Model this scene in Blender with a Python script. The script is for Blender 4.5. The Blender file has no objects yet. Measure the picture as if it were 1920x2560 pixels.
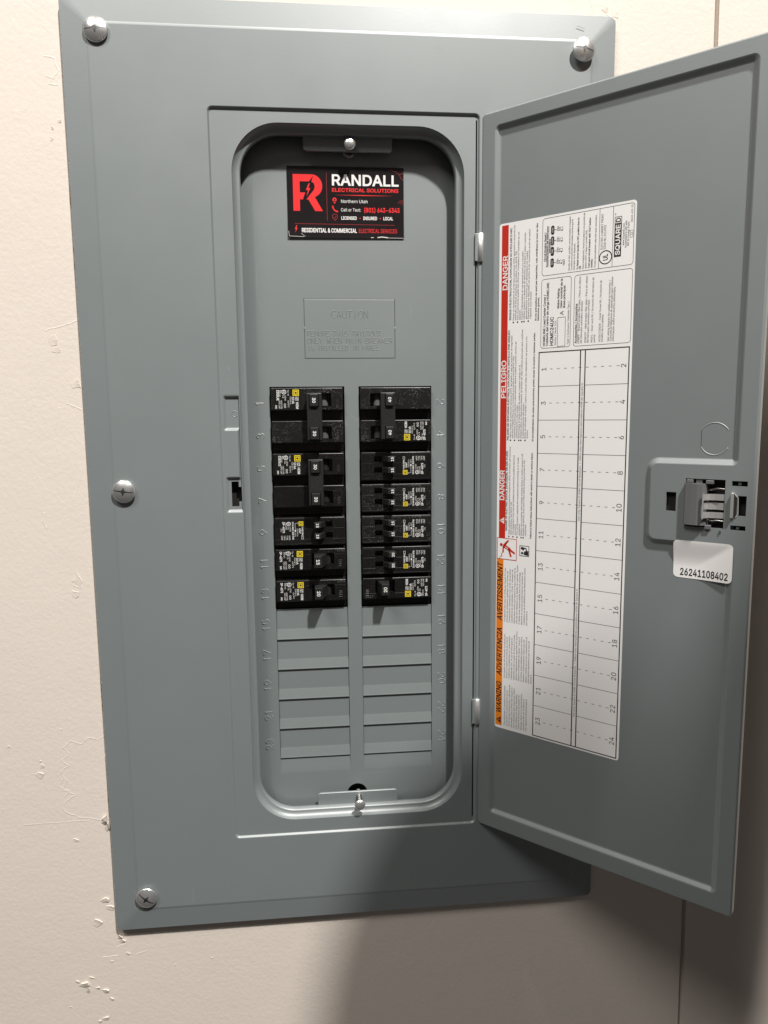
import bpy, bmesh, math, random
from mathutils import Vector, Matrix
from mathutils.geometry import delaunay_2d_cdt
random.seed(7)
R = math.radians
scene = bpy.context.scene
COL = scene.collection
K = 0.001                                   # everything below is measured in millimetres

# ------------------------------------------------------------------ camera
cam_d = bpy.data.cameras.new('camera'); cam = bpy.data.objects.new('camera', cam_d); COL.objects.link(cam)
right = Vector((0.99517729, -0.09757057, -0.01010623))
down = Vector((-0.02284924, -0.1303851, -0.9912001))
fwd = Vector((0.09539426, 0.98665075, -0.1319857))
M4 = Matrix.Identity(4)
for i in range(3):
    M4[i][0] = right[i]; M4[i][1] = -down[i]; M4[i][2] = -fwd[i]
M4[0][3], M4[1][3], M4[2][3] = 31.9 * K, -565.4 * K, -21.8 * K
cam.matrix_world = M4
cam_d.sensor_fit = 'HORIZONTAL'; cam_d.sensor_width = 36.0; cam_d.lens = 36 * 1839.9 / 1920
cam_d.clip_start = 0.01; cam_d.clip_end = 50
scene.camera = cam
scene.render.resolution_x = 768; scene.render.resolution_y = 1024

# ------------------------------------------------------------------ light
w = bpy.data.worlds.new('World'); scene.world = w; w.use_nodes = True
bg = w.node_tree.nodes['Background']; bg.inputs[0].default_value = (1.0, 0.93, 0.87, 1); bg.inputs[1].default_value = 0.068
def lamp(name, kind, loc, power, color, size=None, target=None, radius=None):
    d = bpy.data.lights.new(name, kind); d.energy = power; d.color = color
    if kind == 'AREA':
        d.shape = 'DISK'; d.size = size
    if radius: d.shadow_soft_size = radius
    o = bpy.data.objects.new(name, d); COL.objects.link(o); o.location = Vector(loc) * K
    if target is not None:
        o.rotation_euler = (Vector(target) * K - o.location).to_track_quat('-Z', 'Y').to_euler()
    return o
lamp('ceiling_lamp', 'POINT', (709, -1680, 2693), 765, (1.0, 0.97, 0.925), radius=0.08)
lamp('room_lamp', 'AREA', (-1200, -1500, 2500), 58, (1.0, 0.96, 0.91), size=1.0, target=(60, 0, -80))
vs = scene.view_settings
vs.view_transform = 'Standard'; vs.look = 'None'; vs.gamma = 1; vs.exposure = 0; vs.use_curve_mapping = False
scene.render.engine = 'CYCLES'

# ------------------------------------------------------------------ materials
def mat(name, col, rough=0.5, metal=0.0, noise=0.0, nscale=8.0, bump=0.0, bscale=400.0, spec=0.5, coat=0.0, dust=0.0, dscale=1500., bdist=0.0002, rnoise=0.0, alpha_spots=None):
    m = bpy.data.materials.new(name); m.use_nodes = True
    nt = m.node_tree; N = nt.nodes; L = nt.links; b = N['Principled BSDF']
    b.inputs['Base Color'].default_value = (*col, 1); b.inputs['Roughness'].default_value = rough
    b.inputs['Metallic'].default_value = metal; b.inputs['Specular IOR Level'].default_value = spec
    b.inputs['Coat Weight'].default_value = coat; b.inputs['Coat Roughness'].default_value = 0.42
    tc = N.new('ShaderNodeTexCoord')
    cur = None
    if noise:
        n = N.new('ShaderNodeTexNoise'); n.inputs['Scale'].default_value = nscale; n.inputs['Detail'].default_value = 6
        L.new(tc.outputs['Object'], n.inputs['Vector'])
        mx = N.new('ShaderNodeMix'); mx.data_type = 'RGBA'
        mx.inputs[6].default_value = (*[c * (1 - noise) for c in col], 1); mx.inputs[7].default_value = (*[min(1, c * (1 + noise)) for c in col], 1)
        L.new(n.outputs['Fac'], mx.inputs[0]); cur = mx.outputs[2]
    if dust:
        v = N.new('ShaderNodeTexVoronoi'); v.inputs['Scale'].default_value = dscale; v.inputs['Randomness'].default_value = 1
        L.new(tc.outputs['Object'], v.inputs['Vector'])
        lt = N.new('ShaderNodeMath'); lt.operation = 'LESS_THAN'; lt.inputs[1].default_value = 0.24
        L.new(v.outputs['Distance'], lt.inputs[0])
        n2 = N.new('ShaderNodeTexNoise'); n2.inputs['Scale'].default_value = 140; n2.inputs['Detail'].default_value = 3
        L.new(tc.outputs['Object'], n2.inputs['Vector'])
        rp = N.new('ShaderNodeMapRange'); rp.inputs[1].default_value = 0.42; rp.inputs[2].default_value = 0.72; rp.inputs[4].default_value = dust
        L.new(n2.outputs['Fac'], rp.inputs[0])
        mu = N.new('ShaderNodeMath'); mu.operation = 'MULTIPLY'; L.new(lt.outputs[0], mu.inputs[0]); L.new(rp.outputs[0], mu.inputs[1])
        mx = N.new('ShaderNodeMix'); mx.data_type = 'RGBA'; mx.inputs[6].default_value = (*col, 1); mx.inputs[7].default_value = (0.5, 0.48, 0.45, 1)
        if cur: L.new(cur, mx.inputs[6])
        L.new(mu.outputs[0], mx.inputs[0]); cur = mx.outputs[2]
    if cur: L.new(cur, b.inputs['Base Color'])
    if rnoise:
        n = N.new('ShaderNodeTexNoise'); n.inputs['Scale'].default_value = 22; n.inputs['Detail'].default_value = 5
        L.new(tc.outputs['Object'], n.inputs['Vector'])
        rp = N.new('ShaderNodeMapRange'); rp.inputs[3].default_value = rough - rnoise; rp.inputs[4].default_value = rough + rnoise
        L.new(n.outputs['Fac'], rp.inputs[0]); L.new(rp.outputs[0], b.inputs['Roughness'])
    if bump:
        n = N.new('ShaderNodeTexNoise'); n.inputs['Scale'].default_value = bscale; n.inputs['Detail'].default_value = 4
        L.new(tc.outputs['Object'], n.inputs['Vector'])
        bp = N.new('ShaderNodeBump'); bp.inputs['Strength'].default_value = bump; bp.inputs['Distance'].default_value = bdist
        L.new(n.outputs['Fac'], bp.inputs['Height']); L.new(bp.outputs[0], b.inputs['Normal'])
    return m
GREY = mat('grey_enamel', (0.168, 0.190, 0.194), 0.48, spec=1.0, coat=.8, noise=0.06, nscale=4, bump=0.2, bscale=520, bdist=0.00012, rnoise=0.09)
GREYB = mat('grey_enamel_inner', (0.164, 0.186, 0.189), 0.48, spec=1.0, coat=.8, noise=0.03, nscale=9, bump=0.1, bscale=800, bdist=0.0001, rnoise=0.05)
SCR = mat('scratched_enamel', (0.25, 0.27, 0.268), 0.5)
BLACK = mat('black_plastic', (0.007, 0.0068, 0.0066), 0.3, spec=.4, bump=0.25, bscale=2500, bdist=0.00008, dust=0.14, dscale=1100)
BLACKD = mat('dusty_black_plastic', (0.009, 0.0088, 0.0085), 0.36, spec=.4, bump=0.3, bscale=2500, bdist=0.00008, dust=0.5, dscale=1000)
HANDLE = mat('black_handle_plastic', (0.016, 0.0165, 0.016), 0.42, spec=.4, bump=0.2, bscale=3000, bdist=0.00005)
DRUM = mat('grey_drum_plastic', (0.10, 0.098, 0.092), 0.5, noise=0.15, nscale=500)
VOID = mat('dark_interior', (0.006, 0.006, 0.006), 0.8)
DECAL = mat('black_decal', (0.009, 0.009, 0.009), 0.3)
WHITEINK = mat('white_print', (0.72, 0.71, 0.69), 0.5)
YELLOW = mat('yellow_print', (0.72, 0.56, 0.02), 0.5)
REDINK = mat('card_red_print', (0.75, 0.028, 0.03), 0.35)
DIMRED = mat('card_dim_red_print', (0.36, 0.03, 0.03), 0.35)
CARDB = mat('glossy_black_card', (0.013, 0.010, 0.011), 0.22, noise=0.3, nscale=60)
CARDW = mat('worn_card_edge', (0.55, 0.54, 0.5), 0.7)
PAPER = mat('white_label_paper', (0.80, 0.79, 0.785), 0.42, noise=0.02, nscale=30)
INK = mat('black_print', (0.02, 0.02, 0.02), 0.45)
RED = mat('red_print', (0.50, 0.022, 0.010), 0.42)
ORANGE = mat('orange_print', (0.78, 0.21, 0.01), 0.42)
ZINC = mat('zinc_plated_steel', (0.86, 0.86, 0.85), 0.27, metal=0.88, rnoise=0.08, bump=0.05, bscale=600)
STEEL = mat('bright_steel', (0.80, 0.80, 0.79), 0.34, metal=0.8, rnoise=0.06)
WIRE = mat('spring_steel', (0.35, 0.34, 0.33), 0.3, metal=1.0)
LATCH = mat('grey_latch_plastic', (0.12, 0.122, 0.125), 0.42)
SLOT = mat('screw_recess_shade', (0.16, 0.16, 0.165), 0.45, metal=1.0)
BROWN = mat('torn_drywall_paper', (0.42, 0.33, 0.23), 0.9, noise=0.3, nscale=200)
GYPSUM = mat('bare_gypsum', (0.80, 0.74, 0.66), 0.9, bump=0.6, bscale=900)

def wall_mat():
    m = bpy.data.materials.new('cream_wall_paint'); m.use_nodes = True
    nt = m.node_tree; N = nt.nodes; L = nt.links; b = N['Principled BSDF']
    tc = N.new('ShaderNodeTexCoord')
    n = N.new('ShaderNodeTexNoise'); n.inputs['Scale'].default_value = 5; n.inputs['Detail'].default_value = 7
    L.new(tc.outputs['Object'], n.inputs['Vector'])
    cr = N.new('ShaderNodeMix'); cr.data_type = 'RGBA'; cr.inputs[6].default_value = (0.64, 0.572, 0.512, 1); cr.inputs[7].default_value = (0.705, 0.635, 0.57, 1)
    L.new(n.outputs['Fac'], cr.inputs[0]); L.new(cr.outputs[2], b.inputs['Base Color'])
    b.inputs['Roughness'].default_value = 0.5; b.inputs['Specular IOR Level'].default_value = 0.35
    n1 = N.new('ShaderNodeTexNoise'); n1.inputs['Scale'].default_value = 340; n1.inputs['Detail'].default_value = 3; n1.inputs['Roughness'].default_value = 0.5
    n2 = N.new('ShaderNodeTexNoise'); n2.inputs['Scale'].default_value = 45; n2.inputs['Detail'].default_value = 5
    for q in (n1, n2): L.new(tc.outputs['Object'], q.inputs['Vector'])
    b1 = N.new('ShaderNodeBump'); b1.inputs['Strength'].default_value = 0.27; b1.inputs['Distance'].default_value = 0.0006
    b2 = N.new('ShaderNodeBump'); b2.inputs['Strength'].default_value = 0.16; b2.inputs['Distance'].default_value = 0.0015
    L.new(n1.outputs['Fac'], b1.inputs['Height']); L.new(n2.outputs['Fac'], b2.inputs['Height'])
    L.new(b2.outputs[0], b1.inputs['Normal']); L.new(b1.outputs[0], b.inputs['Normal'])
    return m
WALL = wall_mat()

# ------------------------------------------------------------------ mesh helpers
CS = 1.0113                                 # refined scale of everything in the cover and wall planes
CX0, CZ0 = 31.9, -21.8
def cs(x, z): return CX0 + (x - CX0) * CS, CZ0 + (z - CZ0) * CS
class MB:
    def __init__(s): s.v = []; s.f = []; s.m = []; s.sm = []; s.mats = []
    def mi(s, m):
        if m not in s.mats: s.mats.append(m)
        return s.mats.index(m)
    def add(s, vs_, fs, m, smooth=False):
        o = len(s.v); s.v += [tuple(p) for p in vs_]; i = s.mi(m)
        for f in fs: s.f.append(tuple(o + k for k in f)); s.m.append(i); s.sm.append(smooth)
    def build(s, name, parent=None, loc=None, rotz=None, fine=None):
        if fine == 'face': s.v = [(CX0 + (x - CX0) * CS, y, CZ0 + (z - CZ0) * CS) for x, y, z in s.v]
        elif fine == 'door': s.v = [(x * CS, y, CZ0 + (z - CZ0) * CS) for x, y, z in s.v]
        me = bpy.data.meshes.new(name); me.from_pydata([(x * K, y * K, z * K) for x, y, z in s.v], [], s.f)
        for m in s.mats: me.materials.append(m)
        for p_, a_, b_ in zip(me.polygons, s.m, s.sm): p_.material_index = a_; p_.use_smooth = b_
        bm = bmesh.new(); bm.from_mesh(me); bmesh.ops.recalc_face_normals(bm, faces=bm.faces); bm.to_mesh(me); bm.free()
        me.update()
        o = bpy.data.objects.new(name, me); COL.objects.link(o)
        if parent: o.parent = parent
        if loc: o.location = Vector(loc) * K
        if rotz is not None: o.rotation_euler = (0, 0, rotz)
        return o
    # -- shapes
    def loft(s, loops, m, smooth=True, closed=True):
        n = len(loops[0]); vs_ = [p for l in loops for p in l]; fs = []
        for i in range(len(loops) - 1):
            for j in range(n if closed else n - 1):
                k = (j + 1) % n
                fs.append((i * n + j, i * n + k, (i + 1) * n + k, (i + 1) * n + j))
        s.add(vs_, fs, m, smooth)
    def cap(s, loop, m): s.add(loop, [tuple(range(len(loop)))], m)
    def flat(s, outer, holes, to3, m):
        pts = [Vector(p) for p in outer]; edges = []; n = len(outer)
        edges += [(i, (i + 1) % n) for i in range(n)]
        for h in holes:
            o = len(pts); pts += [Vector(p) for p in h]; edges += [(o + i, o + (i + 1) % len(h)) for i in range(len(h))]
        r = delaunay_2d_cdt(pts, edges, [], 0, 1e-5)
        V, F = r[0], r[2]; keep = []
        for f in F:
            c = sum((V[i] for i in f), Vector((0, 0))) / len(f)
            if inside(c, outer) and not any(inside(c, h) for h in holes): keep.append(tuple(f))
        s.add([to3(p[0], p[1]) for p in V], keep, m)
    def box(s, x0, x1, y0, y1, z0, z1, m, bev=0.0, seg=2, smooth=False):
        s.hexa([(x0, y1, z0), (x1, y1, z0), (x1, y1, z1), (x0, y1, z1)], [(x0, y0, z0), (x1, y0, z0), (x1, y0, z1), (x0, y0, z1)], m, bev, seg, smooth)
    def hexa(s, base, front, m, bev=0.0, seg=2, smooth=False):
        bm = bmesh.new(); vv = [bm.verts.new(p) for p in base + front]
        for f in ((0, 1, 2, 3), (4, 5, 6, 7), (0, 1, 5, 4), (1, 2, 6, 5), (2, 3, 7, 6), (3, 0, 4, 7)): bm.faces.new([vv[i] for i in f])
        bmesh.ops.recalc_face_normals(bm, faces=bm.faces)
        if bev: bmesh.ops.bevel(bm, geom=list(bm.edges), offset=bev, segments=seg, profile=0.5, affect='EDGES', clamp_overlap=True)
        bm.verts.index_update()
        s.add([v.co[:] for v in bm.verts], [[v.index for v in f.verts] for f in bm.faces], m, smooth); bm.free()
    def tube(s, path, r, m, n=8, smooth=True):
        loops = []
        for i, p in enumerate(path):
            p = Vector(p); a = Vector(path[max(0, i - 1)]); b = Vector(path[min(len(path) - 1, i + 1)]); t = (b - a).normalized()
            u = t.orthogonal().normalized() if i == 0 else (u - t * u.dot(t)).normalized()
            w_ = t.cross(u); rr = r[i] if isinstance(r, (list, tuple)) else r
            loops.append([tuple(p + (u * math.cos(2 * math.pi * k / n) + w_ * math.sin(2 * math.pi * k / n)) * rr) for k in range(n)])
        s.loft(loops, m, smooth); s.cap(loops[0], m); s.cap(loops[-1], m)
    def lathe_y(s, prof, cx, cz, m, n=28, smooth=True, cap=True):
        loops = [[(cx + r * math.cos(2 * math.pi * k / n), y, cz + r * math.sin(2 * math.pi * k / n)) for k in range(n)] for r, y in prof]
        s.loft(loops, m, smooth)
        if cap: s.cap(loops[-1], m)
    def ridge(s, pts, wd, h, to3, m):
        for (x0, z0), (x1, z1) in zip(pts[:-1], pts[1:]):
            d = math.hypot(x1 - x0, z1 - z0)
            if d < 1e-6: continue
            ux, uz = (x1 - x0) / d, (z1 - z0) / d; nx, nz = -uz * wd / 2, ux * wd / 2
            x0b, z0b, x1b, z1b = x0 - ux * wd * .3, z0 - uz * wd * .3, x1 + ux * wd * .3, z1 + uz * wd * .3
            vv = [to3(x0b + nx, z0b + nz, 0), to3(x0b - nx, z0b - nz, 0), to3(x0, z0, h), to3(x1b + nx, z1b + nz, 0), to3(x1b - nx, z1b - nz, 0), to3(x1, z1, h)]
            s.add(vv, [(0, 2, 5, 3), (1, 2, 5, 4), (0, 1, 2), (3, 4, 5)], m)
    def strip(s, pts, wd, to3, m):
        for (x0, z0), (x1, z1) in zip(pts[:-1], pts[1:]):
            d = math.hypot(x1 - x0, z1 - z0)
            if d < 1e-6: continue
            ux, uz = (x1 - x0) / d, (z1 - z0) / d; nx, nz = -uz * wd / 2, ux * wd / 2
            s.add([to3(x0 + nx, z0 + nz), to3(x0 - nx, z0 - nz), to3(x1 - nx, z1 - nz), to3(x1 + nx, z1 + nz)], [(0, 1, 2, 3)], m)

def inside(p, poly):
    x, y = p[0], p[1]; c = False; j = len(poly) - 1
    for i in range(len(poly)):
        xi, yi = poly[i]; xj, yj = poly[j]
        if (yi > y) != (yj > y) and x < (xj - xi) * (y - yi) / (yj - yi) + xi: c = not c
        j = i
    return c
def rrect(x0, x1, z0, z1, r, n=10):
    out = []
    for cx, cz, a in ((x1 - r, z1 - r, 0), (x0 + r, z1 - r, 90), (x0 + r, z0 + r, 180), (x1 - r, z0 + r, 270)):
        for k in range(n + 1):
            t = R(a + 90 * k / n); out.append((cx + r * math.cos(t), cz + r * math.sin(t)))
    return out
def rpoly(pts, r, off=0.0, n=6):
    # counter-clockwise polygon with axis-aligned edges, inset by off, corners rounded (concave ones too)
    out = []; m = len(pts)
    for i in range(m):
        p0, p1, p2 = Vector(pts[i - 1]), Vector(pts[i]), Vector(pts[(i + 1) % m])
        a = (p1 - p0).normalized(); b = (p2 - p1).normalized()
        na, nb = Vector((-a.y, a.x)), Vector((-b.y, b.x))
        c = p1 + (na + nb) * off; conv = a.x * b.y - a.y * b.x > 0
        rr = max(0.15, r - off) if conv else r + off
        ctr = c + (nb + na) * rr if conv else c - (na + nb) * rr
        s0 = -na if conv else na; s1 = -nb if conv else nb
        a0 = math.atan2(s0.y, s0.x); a1 = math.atan2(s1.y, s1.x); d = (a1 - a0 + math.pi) % (2 * math.pi) - math.pi
        for k in range(n + 1):
            t = a0 + d * k / n; out.append((ctr.x + rr * math.cos(t), ctr.y + rr * math.sin(t)))
    return out
def Y(loop, y): return [(p[0], y, p[1]) for p in loop]
def rect(x0, x1, z0, z1): return [(x0, z0), (x1, z0), (x1, z1), (x0, z1)]
def empty(name, loc=(0, 0, 0), parent=None):
    o = bpy.data.objects.new(name, None); COL.objects.link(o); o.location = Vector(loc) * K; o.empty_display_size = 0.02
    if parent: o.parent = parent
    return o
def tag(o, label=None, cat=None, group=None, kind=None):
    if label: o['label'] = label
    if cat: o['category'] = cat
    if group: o['group'] = group
    if kind: o['kind'] = kind
    return o

# ------------------------------------------------------------------ printed text (filled glyphs)
_g = {}; _adv = {}
_cu = bpy.data.curves.new('glyph_source', 'FONT'); _co = bpy.data.objects.new('glyph_source', _cu); COL.objects.link(_co)
_cu.resolution_u = 2
try:                                                    # Blender's own interface typeface; falls back to its built-in vector font
    import os
    _cu.font = bpy.data.fonts.load(os.path.join(bpy.utils.system_resource('DATAFILES', path='fonts'), 'Inter.woff2'))
except Exception:
    pass
def _polys(t):
    _cu.body = t; bpy.context.view_layer.update()
    dg = bpy.context.evaluated_depsgraph_get(); cv = _co.evaluated_get(dg).to_curve(dg); out = []
    for sp in cv.splines:
        P_ = []
        if sp.type == 'BEZIER':
            bp = sp.bezier_points; n = len(bp)
            for i in range(n):
                a, b = bp[i], bp[(i + 1) % n]; p0, p1, p2, p3 = a.co, a.handle_right, b.handle_left, b.co
                d = (p3 - p0).length; st = abs((p1 - p0).cross(p3 - p0).z) + abs((p2 - p0).cross(p3 - p0).z)
                m = 1 if st < 1e-4 * max(d, 1e-3) else 3
                for k in range(m):
                    u = k / m; q = p0 * (1 - u) ** 3 + p1 * 3 * u * (1 - u) ** 2 + p2 * 3 * u * u * (1 - u) + p3 * u ** 3; P_.append((q.x, q.y))
        else: P_ = [(p.co.x, p.co.y) for p in sp.points]
        Q = []
        for p in P_:
            if not Q or math.hypot(p[0] - Q[-1][0], p[1] - Q[-1][1]) > 1e-4: Q.append(p)
        if len(Q) > 2 and math.hypot(Q[0][0] - Q[-1][0], Q[0][1] - Q[-1][1]) < 1e-4: Q.pop()
        if len(Q) > 2: out.append(Q)
    _co.evaluated_get(dg).to_curve_clear(); return out
def _area(p): return sum(p[i - 1][0] * p[i][1] - p[i][0] * p[i - 1][1] for i in range(len(p))) / 2
def _wind(x, y, ps):
    w_ = 0
    for p in ps:
        for i in range(len(p)):
            (x0, y0), (x1, y1) = p[i - 1], p[i]
            if y0 <= y < y1 and (x1 - x0) * (y - y0) - (x - x0) * (y1 - y0) > 0: w_ += 1
            elif y1 <= y < y0 and (x1 - x0) * (y - y0) - (x - x0) * (y1 - y0) < 0: w_ -= 1
    return w_
def _mesh_of(t, off):
    ps = _polys(t)
    if not ps: return [], []
    big = max(ps, key=lambda p: abs(_area(p))); sg = 1 if _area(big) > 0 else -1
    if off:
        ns = []
        for p in ps:
            q = []
            for i in range(len(p)):
                a, b, c = Vector(p[i - 1]), Vector(p[i]), Vector(p[(i + 1) % len(p)]); e0 = (b - a).normalized(); e1 = (c - b).normalized()
                n = Vector((e0.y + e1.y, -e0.x - e1.x)) * sg; l = n.length
                k = off / max(.45, l / 2); q.append(tuple(b + (n / l * k if l > 1e-6 else Vector((0, 0)))))
            ns.append(q)
        ps = ns
    pts = []; ed = []
    for p in ps: o = len(pts); pts += [Vector(q) for q in p]; ed += [(o + i, o + (i + 1) % len(p)) for i in range(len(p))]
    r = delaunay_2d_cdt(pts, ed, [], 0, 1e-5); V = r[0]; F = []
    for f in r[2]:
        c = sum((V[i] for i in f), Vector((0, 0))) / len(f)
        if _wind(c.x, c.y, ps) != 0: F.append(tuple(f))
    return [(v.x, v.y) for v in V], F
def glyph(c, bold):
    k = (c, bold)
    if k not in _g: _g[k] = _mesh_of(c, 0.02 if bold else 0.0)
    if c not in _adv:
        def wd(t):
            xs = [p[0] for q in _polys(t) for p in q]; return max(xs) - min(xs)
        _adv[c] = wd('H' + c + 'H') - wd('HH') if c != 'H' else wd('HHH') - wd('HH')
    return _g[k]
_hm = _mesh_of('H', 0)[0]; CAP = max(p[1] for p in _hm)
def text(mb, s, x, y, h, to3, m, width=None, bold=False, align='L', shear=0.0, sx=1.0):
    sc = h / CAP; tot = 0
    for c in s: glyph(c, bold); tot += _adv[c]
    kx = sc * sx
    if width: kx = width / max(tot, 1e-6)
    x0 = x - (tot * kx / 2 if align == 'C' else tot * kx if align == 'R' else 0)
    for c in s:
        v, f = glyph(c, bold)
        if f: mb.add([to3(x0 + (px + shear * py) * kx, y + py * sc) for px, py in v], f, m)
        x0 += _adv[c] * kx
    return tot * kx
def disc(mb, cx, cy, r0, r1, to3, m, n=24):
    o = [(cx + r1 * math.cos(2 * math.pi * k / n), cy + r1 * math.sin(2 * math.pi * k / n)) for k in range(n)]
    if r0 <= 0: mb.add([to3(*p) for p in o], [tuple(range(n))], m); return
    i = [(cx + r0 * math.cos(2 * math.pi * k / n), cy + r0 * math.sin(2 * math.pi * k / n)) for k in range(n)]
    mb.add([to3(*p) for p in o + i], [(k, (k + 1) % n, n + (k + 1) % n, n + k) for k in range(n)], m)
def quad(mb, x0, x1, y0, y1, to3, m): mb.add([to3(x0, y0), to3(x1, y0), to3(x1, y1), to3(x0, y1)], [(0, 1, 2, 3)], m)
def poly(mb, pts, to3, m): mb.flat(pts, [], to3, m)
def frame(mb, x0, x1, y0, y1, t, to3, m, r=0.0):
    if r:
        o = rrect(x0, x1, y0, y1, r, 5); i = rrect(x0 + t, x1 - t, y0 + t, y1 - t, max(.1, r - t), 5); n = len(o)
        mb.add([to3(*p) for p in o + i], [(k, (k + 1) % n, n + (k + 1) % n, n + k) for k in range(n)], m)
    else:
        quad(mb, x0, x1, y0, y0 + t, to3, m); quad(mb, x0, x1, y1 - t, y1, to3, m)
        quad(mb, x0, x0 + t, y0 + t, y1 - t, to3, m); quad(mb, x1 - t, x1, y0 + t, y1 - t, to3, m)

# ------------------------------------------------------------------ stamped (single stroke) lettering
def arc(cx, cy, rx, ry, a0, a1, n=10): return [(cx + rx * math.cos(R(a0 + (a1 - a0) * k / n)), cy + ry * math.sin(R(a0 + (a1 - a0) * k / n))) for k in range(n + 1)]
ST = {'0': [arc(2, 3, 2, 3, 0, 360, 18)], '1': [[(.8, 4.8), (2, 6), (2, 0)]], '2': [arc(2, 4.2, 1.9, 1.8, 165, -40, 10) + [(0, 0), (4, 0)]],
 '3': [arc(1.9, 4.5, 1.7, 1.5, 150, -90, 10) + arc(1.9, 1.6, 2, 1.6, 90, -150, 10)], '4': [[(3, 0), (3, 6), (0, 1.8), (4, 1.8)]],
 '5': [[(3.6, 6), (.6, 6), (.3, 3.3)] + arc(1.9, 2, 2, 2, 130, -150, 12)], '6': [[(3, 6), (.4, 2.8)] + arc(2, 2, 2, 2, 160, 520, 16)],
 '7': [[(0, 6), (4, 6), (1.4, 0)]], '8': [arc(2, 4.5, 1.6, 1.5, -90, 270, 14), arc(2, 1.6, 2, 1.6, 90, 450, 14)], '9': [[(1, 0), (3.6, 3.2)] + arc(2, 4, 2, 2, -20, 340, 16)],
 'A': [[(0, 0), (2, 6), (4, 0)], [(.8, 2.2), (3.2, 2.2)]], 'B': [[(0, 0), (0, 6), (2.5, 6)] + arc(2.4, 4.6, 1.4, 1.4, 90, -90, 6) + [(0, 3.2)], [(2.4, 3.2)] + arc(2.4, 1.6, 1.6, 1.6, 90, -90, 6) + [(0, 0)]],
 'C': [arc(2.2, 3, 2.2, 3, 50, 310, 14)], 'D': [[(0, 0), (0, 6), (1.5, 6)] + arc(1.5, 3, 2.5, 3, 90, -90, 10) + [(0, 0)]], 'E': [[(4, 6), (0, 6), (0, 0), (4, 0)], [(0, 3.1), (3, 3.1)]],
 'H': [[(0, 0), (0, 6)], [(4, 0), (4, 6)], [(0, 3), (4, 3)]], 'I': [[(2, 0), (2, 6)]], 'K': [[(0, 0), (0, 6)], [(4, 6), (0, 2.4)], [(1.4, 3.6), (4, 0)]], 'L': [[(0, 6), (0, 0), (4, 0)]],
 'M': [[(0, 0), (0, 6), (2, 2.5), (4, 6), (4, 0)]], 'N': [[(0, 0), (0, 6), (4, 0), (4, 6)]], 'O': [arc(2.1, 3, 2.1, 3, 0, 360, 18)], 'P': [[(0, 0), (0, 6), (2.5, 6)] + arc(2.5, 4.5, 1.5, 1.5, 90, -90, 8) + [(0, 3)]],
 'R': [[(0, 0), (0, 6), (2.5, 6)] + arc(2.5, 4.5, 1.5, 1.5, 90, -90, 8) + [(0, 3)], [(2, 3), (4, 0)]], 'S': [arc(2, 4.5, 1.8, 1.5, 40, 270, 8) + arc(2, 1.5, 1.9, 1.5, 90, -140, 8)],
 'T': [[(0, 6), (4, 6)], [(2, 6), (2, 0)]], 'U': [[(0, 6), (0, 2)] + arc(2, 2, 2, 2, 180, 360, 8) + [(4, 6)]], 'V': [[(0, 6), (2, 0), (4, 6)]], 'W': [[(0, 6), (1.1, 0), (2.2, 4), (3.3, 0), (4.4, 6)]],
 'Y': [[(0, 6), (2, 3), (4, 6)], [(2, 3), (2, 0)]], ' ': []}
def stamped(mb, s, x, y, h, to3, m, adv=5.6, width=None, wd=0.5, ht=0.25):
    k = h / 6; kx = k if not width else width / (adv * len(s) - 1.6)
    for i, c in enumerate(s):
        for st in ST.get(c, []): mb.ridge([(x + (i * adv + px) * kx, y + py * k) for px, py in st], wd, ht, to3, m)

# ------------------------------------------------------------------ wall
WY = 7.0
def build_wall():
    mb = MB(); f3 = lambda x, z: (x, WY, z)
    gx = lambda z: 343.4 - (z + 93) * 0.0105
    hole = rect(-112, 239, -416, 248)
    mb.flat([(-1500, -1100), (gx(-1100) - 1.8, -1100), (gx(1000) - 1.8, 1000), (-1500, 1000)], [hole], f3, WALL)
    mb.flat([(gx(-1100) + 2.2, -1100), (1600, -1100), (1600, 1000), (gx(1000) + 2.2, 1000)], [], f3, WALL)
    for a, b, d0, d1 in ((-1.8, -1.2, 0, 4.5), (-1.2, 1.4, 4.5, 4.5), (1.4, 2.2, 4.5, 0)):
        mb.add([(gx(-1100) + a, WY + d0, -1100), (gx(-1100) + b, WY + d1, -1100), (gx(1000) + b, WY + d1, 1000), (gx(1000) + a, WY + d0, 1000)], [(0, 1, 2, 3)], WALL)
    for (x0, z0), (x1, z1) in zip(hole, hole[1:] + hole[:1]): mb.add([(x0, WY, z0), (x1, WY, z1), (x1, WY + 13, z1), (x0, WY + 13, z0)], [(0, 1, 2, 3)], GYPSUM)
    o = mb.build('wall', fine='face'); o['kind'] = 'structure'; return o
wall = build_wall()
w3 = lambda x, z, h=0: (x, WY - h, z)
def crack(pts, wd=1.3, h=0.13, jit=.5):
    mb = MB(); q = []
    for (a, b), (c, d) in zip(pts[:-1], pts[1:]):
        n = max(2, int(math.hypot(c - a, d - b) / 3))
        for k in range(n):
            t = k / n; q.append((a + (c - a) * t + random.uniform(-jit, jit), b + (d - b) * t + random.uniform(-jit, jit)))
    q.append(pts[-1]); mb.ridge(q, wd, h, w3, WALL); mb.build('paint_crack', wall, fine='face')
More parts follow.
